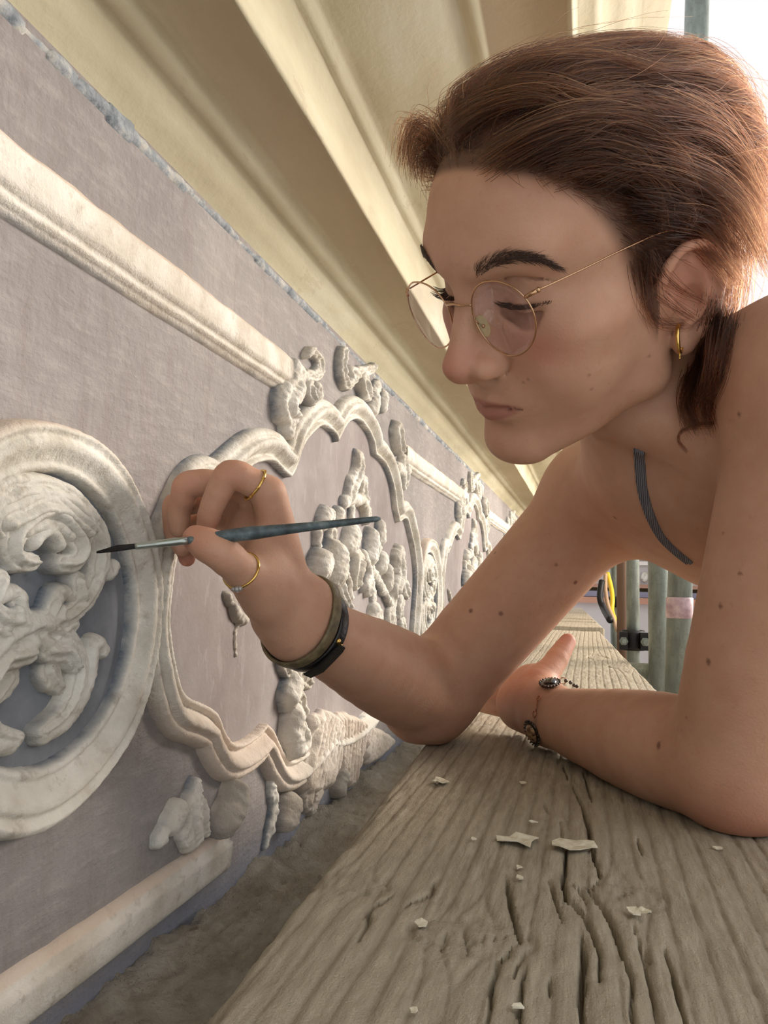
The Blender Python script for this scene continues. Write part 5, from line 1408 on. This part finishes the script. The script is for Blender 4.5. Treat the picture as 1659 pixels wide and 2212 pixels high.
# ================================================================== scaffold, deck and what lies beyond
galv = Mat('galvanised steel', srgb(138, 148, 144), .5, .35)
_a = galv.noise(14, 5, .6, galv.coord((3, 3, .8))); _b = galv.noise(120, 4, .6)
galv.color(galv.mix(galv.math('MULTIPLY', galv.math('GREATER_THAN', _b, .6), .3), galv.ramp(_a, [(.3, srgb(96, 102, 96)), (.6, srgb(132, 140, 132)), (.8, srgb(162, 168, 160))]), srgb(96, 96, 84)))
rustm = Mat('brown painted steel', srgb(112, 88, 72), .6, .2)
blk = Mat('black cast iron', srgb(34, 32, 32), .5, .5); pinkm = Mat('pink tape', srgb(196, 168, 170), .5); pinkm.color(pinkm.ramp(pinkm.noise(30, 4), [(.35, srgb(150, 120, 126)), (.65, srgb(214, 190, 190))]))
def pole(px_, py_, depth, label, mat=None, z0=0.0, z1=2.9, r=.02415):
    c = P(px_, py_, depth)
    e = empty('scaffold_pole', (c[0], c[1], z0)); tag(e, label, 'pole', 'upright scaffold tubes')
    n = 20; v = []; f = []
    for k in range(n):
        a = 2 * math.pi * k / n
        for rr, zz in ((r, z0), (r, z1), (r - .004, z1), (r - .004, z0)): v.append((c[0] + rr * math.cos(a), c[1] + rr * math.sin(a), zz))
    for k in range(n):
        j = (k + 1) % n
        for m_ in range(4): f.append((k*4+m_, j*4+m_, j*4+(m_+1) % 4, k*4+(m_+1) % 4))
    MB().add(v, f).build('tube', (mat or galv).m, e)
    mbp = MB().box((c[0] - .075, c[1] - .075, z0), (c[0] + .075, c[1] + .075, z0 + .006)); mbp.build('base_plate', galv.m, e, smooth=False)
    return e, c
pA, cA = pole(1367, 1270, 3.00, 'thinner looking grey steel scaffold tube with a black coupler at its foot')
pB, cB = pole(1422, 1300, 1.95, 'grey green scaffold tube standing just beyond the near plank')
pE, cE = pole(1345, 1270, 3.25, 'brown painted scaffold tube behind the black coupler', rustm)
lo_, hi_ = P(1469, 1260, 1.60), P(1505, 40, 1.64); dC = (hi_ - lo_) / (hi_[2] - lo_[2]); cC = lo_
pC = empty('scaffold_pole', tuple(lo_ - dC * lo_[2])); tag(pC, 'slightly leaning scaffold tube wrapped with pink tape, beside the white sheeting', 'pole', 'upright scaffold tubes')
MB().tube([lo_ - dC * lo_[2], lo_ + dC * 2.2], .02415, 20).build('tube', galv.m, pC)
pF, cF = pole(1328, 1250, 4.4, 'most distant grey scaffold tube beside the yellow cable')
# tape round the near tube
zt0 = P(1463, 1335, 1.6)[2]; zt1 = P(1463, 1290, 1.6)[2]
n = 28; v = []; f = []
for zz, rr in ((zt0, .0246), (zt0 + .002, .0262), (zt1 - .002, .0265), (zt1, .0246)):
    for k in range(n): v.append(lo_ + dC * (zz - lo_[2]) + np.array([rr * math.cos(2*math.pi*k/n), rr * math.sin(2*math.pi*k/n), 0]))
for i in range(3):
    for k in range(n): f.append((i*n+k, i*n+(k+1) % n, (i+1)*n+(k+1) % n, (i+1)*n+k))
MB().add(v, f).build('tape', pinkm.m, pC)
# couplers
def coupler(c, z, label, s=1.0):
    e = empty('scaffold_coupler', (c[0], c[1], z)); tag(e, label, 'coupler', 'scaffold couplers')
    n = 22; v = []; f = []
    for zz, rr in ((-.030, .027), (-.030, .033), (-.022, .036), (.022, .036), (.030, .033), (.030, .027)):
        for k in range(n): v.append((c[0] + s * rr * math.cos(2*math.pi*k/n), c[1] + s * rr * math.sin(2*math.pi*k/n), z + s * zz))
    for i in range(6):
        for k in range(n): f.append((i*n+k, i*n+(k+1) % n, ((i+1) % 6)*n+(k+1) % n, ((i+1) % 6)*n+k))
    MB().add(v, f).build('clamp', blk.m, e)
    for sg in (-1, 1):
        mb = MB().box((c[0] + sg * .030 * s - .012 * s, c[1] - .058 * s, z - .026 * s), (c[0] + sg * .030 * s + .012 * s, c[1] - .030 * s, z + .026 * s)); mb.build('jaw', blk.m, e, smooth=False)
        mb = MB().tube([(c[0] + sg * .030 * s, c[1] - .056 * s, z), (c[0] + sg * .030 * s, c[1] - .084 * s, z)], .007 * s, 8); mb.tube([(c[0] + sg * .030 * s, c[1] - .066 * s, z), (c[0] + sg * .030 * s, c[1] - .074 * s, z)], .013 * s, 6); mb.build('bolt', galv.m, e, smooth=False)
    return e
zA = P(1366, 1382, 3.0)[2]
coupler(cA, zA, 'black bolted coupler clamped round the tube past the plank end', 1.25)
coupler(cF, P(1328, 1300, 4.4)[2], 'small dark coupler on the distant tube by the cable')
# a ledger tube under the planks
e = empty('ledger_tube', (.3, cB[1] + .05, PLANKZ - .10)); tag(e, 'horizontal steel tube carrying the planks', 'tube')
MB().tube([(-.12, cB[1] + .05, PLANKZ - .0675), (.75, cB[1] + .05, PLANKZ - .0675)], .0241, 16).build('tube', galv.m, e)
e2 = empty('ledger_tube', (.3, .2, PLANKZ - .10)); tag(e2, 'nearer horizontal steel tube under the front plank', 'tube')
MB().tube([(-.16, .02, PLANKZ - .0675), (.75, .02, PLANKZ - .0675)], .0241, 16).build('tube', galv.m, e2)
# cable hung along the tubes
yel = Mat('yellow cable', srgb(226, 186, 40), .4); tan = Mat('tan rope', srgb(176, 146, 116), .8)
def cable(name, pts, r, mat, lab):
    q = spline([P(*p) for p in pts], 8); o = MB().tube(q, r, 8).build(name, mat.m); tag(o, lab, name.split('_')[-1]); return o
cable('power_cable', [(1312, 1238, 4.25), (1320, 1270, 4.2), (1323, 1295, 4.15), (1322, 1320, 4.1), (1330, 1345, 3.9)], .013, yel, 'yellow power cable looped along the scaffold')
cable('hanging_rope', [(1308, 1240, 4.1), (1308, 1275, 4.05), (1314, 1310, 4.0), (1326, 1340, 3.8), (1334, 1362, 3.5)], .010, tan, 'tan rope hanging beside the yellow cable')
cable('hanging_rope', [(1300, 1255, 4.0), (1296, 1290, 3.95), (1304, 1315, 3.9), (1318, 1340, 3.7)], .016, blk, 'dark rope bundle hanging beside the plank end')
# working deck
dkm = Mat('deck board', srgb(168, 150, 122), .85); dkm.color(dkm.ramp(dkm.noise(50, 6, .7, dkm.coord((4, .4, 1))), [(.3, srgb(140, 122, 96)), (.7, srgb(190, 174, 146))]))
deck = empty('floor'); tag(deck, 'boarded scaffold deck', kind='structure')
x0 = -.30
bm0 = None
for i in range(11):
    if bm0 is None:
        bo = MB().box((0, 0, -.04), (.225, 6.4, 0)).build('board', dkm.m, deck, smooth=False); bm0 = bo.data
    else:
        bo = bpy.data.objects.new('board', bm0); COL.objects.link(bo); bo.parent = deck
    bo.location = (x0 + i * .235, -1.2, 0)
# end wall far along, with its own cornice and panel
YE = 6.2
farm = Mat('far rendered wall', srgb(186, 178, 176), .9)
we = MB().box((-.6, YE, 0), (2.6, YE + .2, 2.2)).build('wall_far', farm.m, smooth=False); tag(we, 'pale far end wall', kind='structure')
def slab(name, z0, z1, out, col):
    m_ = Mat(name + ' paint', col, .85); MB().box((-.6, YE - out, z0), (2.6, YE, z1)).build(name, m_.m, we, smooth=False)
zz = lambda py: P(1393, py, YE / ray(1393, py)[1])[2]
slab('cornice_band', zz(1192), zz(1170), .10, srgb(226, 204, 150)); slab('cornice_band', zz(1203), zz(1193), .06, srgb(206, 184, 132)); slab('pale_band', zz(1221), zz(1213), .03, srgb(222, 214, 208))
slab('brown_rail', zz(1271), zz(1263), .05, srgb(160, 122, 104)); slab('dark_gap', zz(1278), zz(1271), .01, srgb(70, 58, 36)); slab('blue_board', zz(1291), zz(1279), .04, srgb(132, 128, 146)); slab('brown_rail', zz(1305), zz(1292), .06, srgb(176, 130, 108))
fo = MB().tube(spline([ony(1388, 1252, YE - .01), ony(1392, 1240, YE - .02), ony(1396, 1244, YE - .02), ony(1391, 1256, YE - .01)], 4), .018, 6).build('stucco_scroll', stucco.m, we)
for nm in ('edge', 'warm', 'stone'): set_attr(fo, nm, np.zeros(len(fo.data.vertices)))
tb = MB().box((.42, 3.1, PLANKZ - .06), (1.5, YE - .3, PLANKZ - .02)).build('side_board', dkm.m, smooth=False); tag(tb, 'broad pale board lying beyond the scaffold tubes', 'board')
# white sheeting down the open side
shm_ = Mat('white scaffold sheeting', srgb(246, 238, 238), .6); shm_.set(Transmission_Weight=0.0)
_t = shm_.node('ShaderNodeBsdfTranslucent'); _t.inputs['Color'].default_value = (1, .97, .97, 1)
_mx = shm_.node('ShaderNodeMixShader'); _mx.inputs[0].default_value = .8
shm_.l.new(shm_.b.outputs[0], _mx.inputs[1]); shm_.l.new(_t.outputs[0], _mx.inputs[2]); shm_.l.new(_mx.outputs[0], shm_.n['Material Output'].inputs['Surface'])
xs_ = np.linspace(.55, 2.4, 70); zs_ = np.linspace(2.25, 7.6, 60)
Xg, Zg = np.meshgrid(xs_, zs_, indexing='ij'); Yg = 5.85 + .05 * np.sin(Xg * 9 + .6 * Zg) + .16 * fbm2(Xg * 2.2, Zg * 1.1, 3, 8)
idx = np.arange(Yg.size).reshape(Yg.shape); f = np.stack([idx[:-1, :-1], idx[1:, :-1], idx[1:, 1:], idx[:-1, 1:]], -1).reshape(-1, 4)
sht = mesh_obj('sheeting', np.stack([Xg, Yg, Zg], -1).reshape(-1, 3), f, shm_.m); sht.modifiers.new('thick', 'SOLIDIFY').thickness = .002
tag(sht, 'white translucent sheeting hung across the far end of the scaffold', 'sheeting')
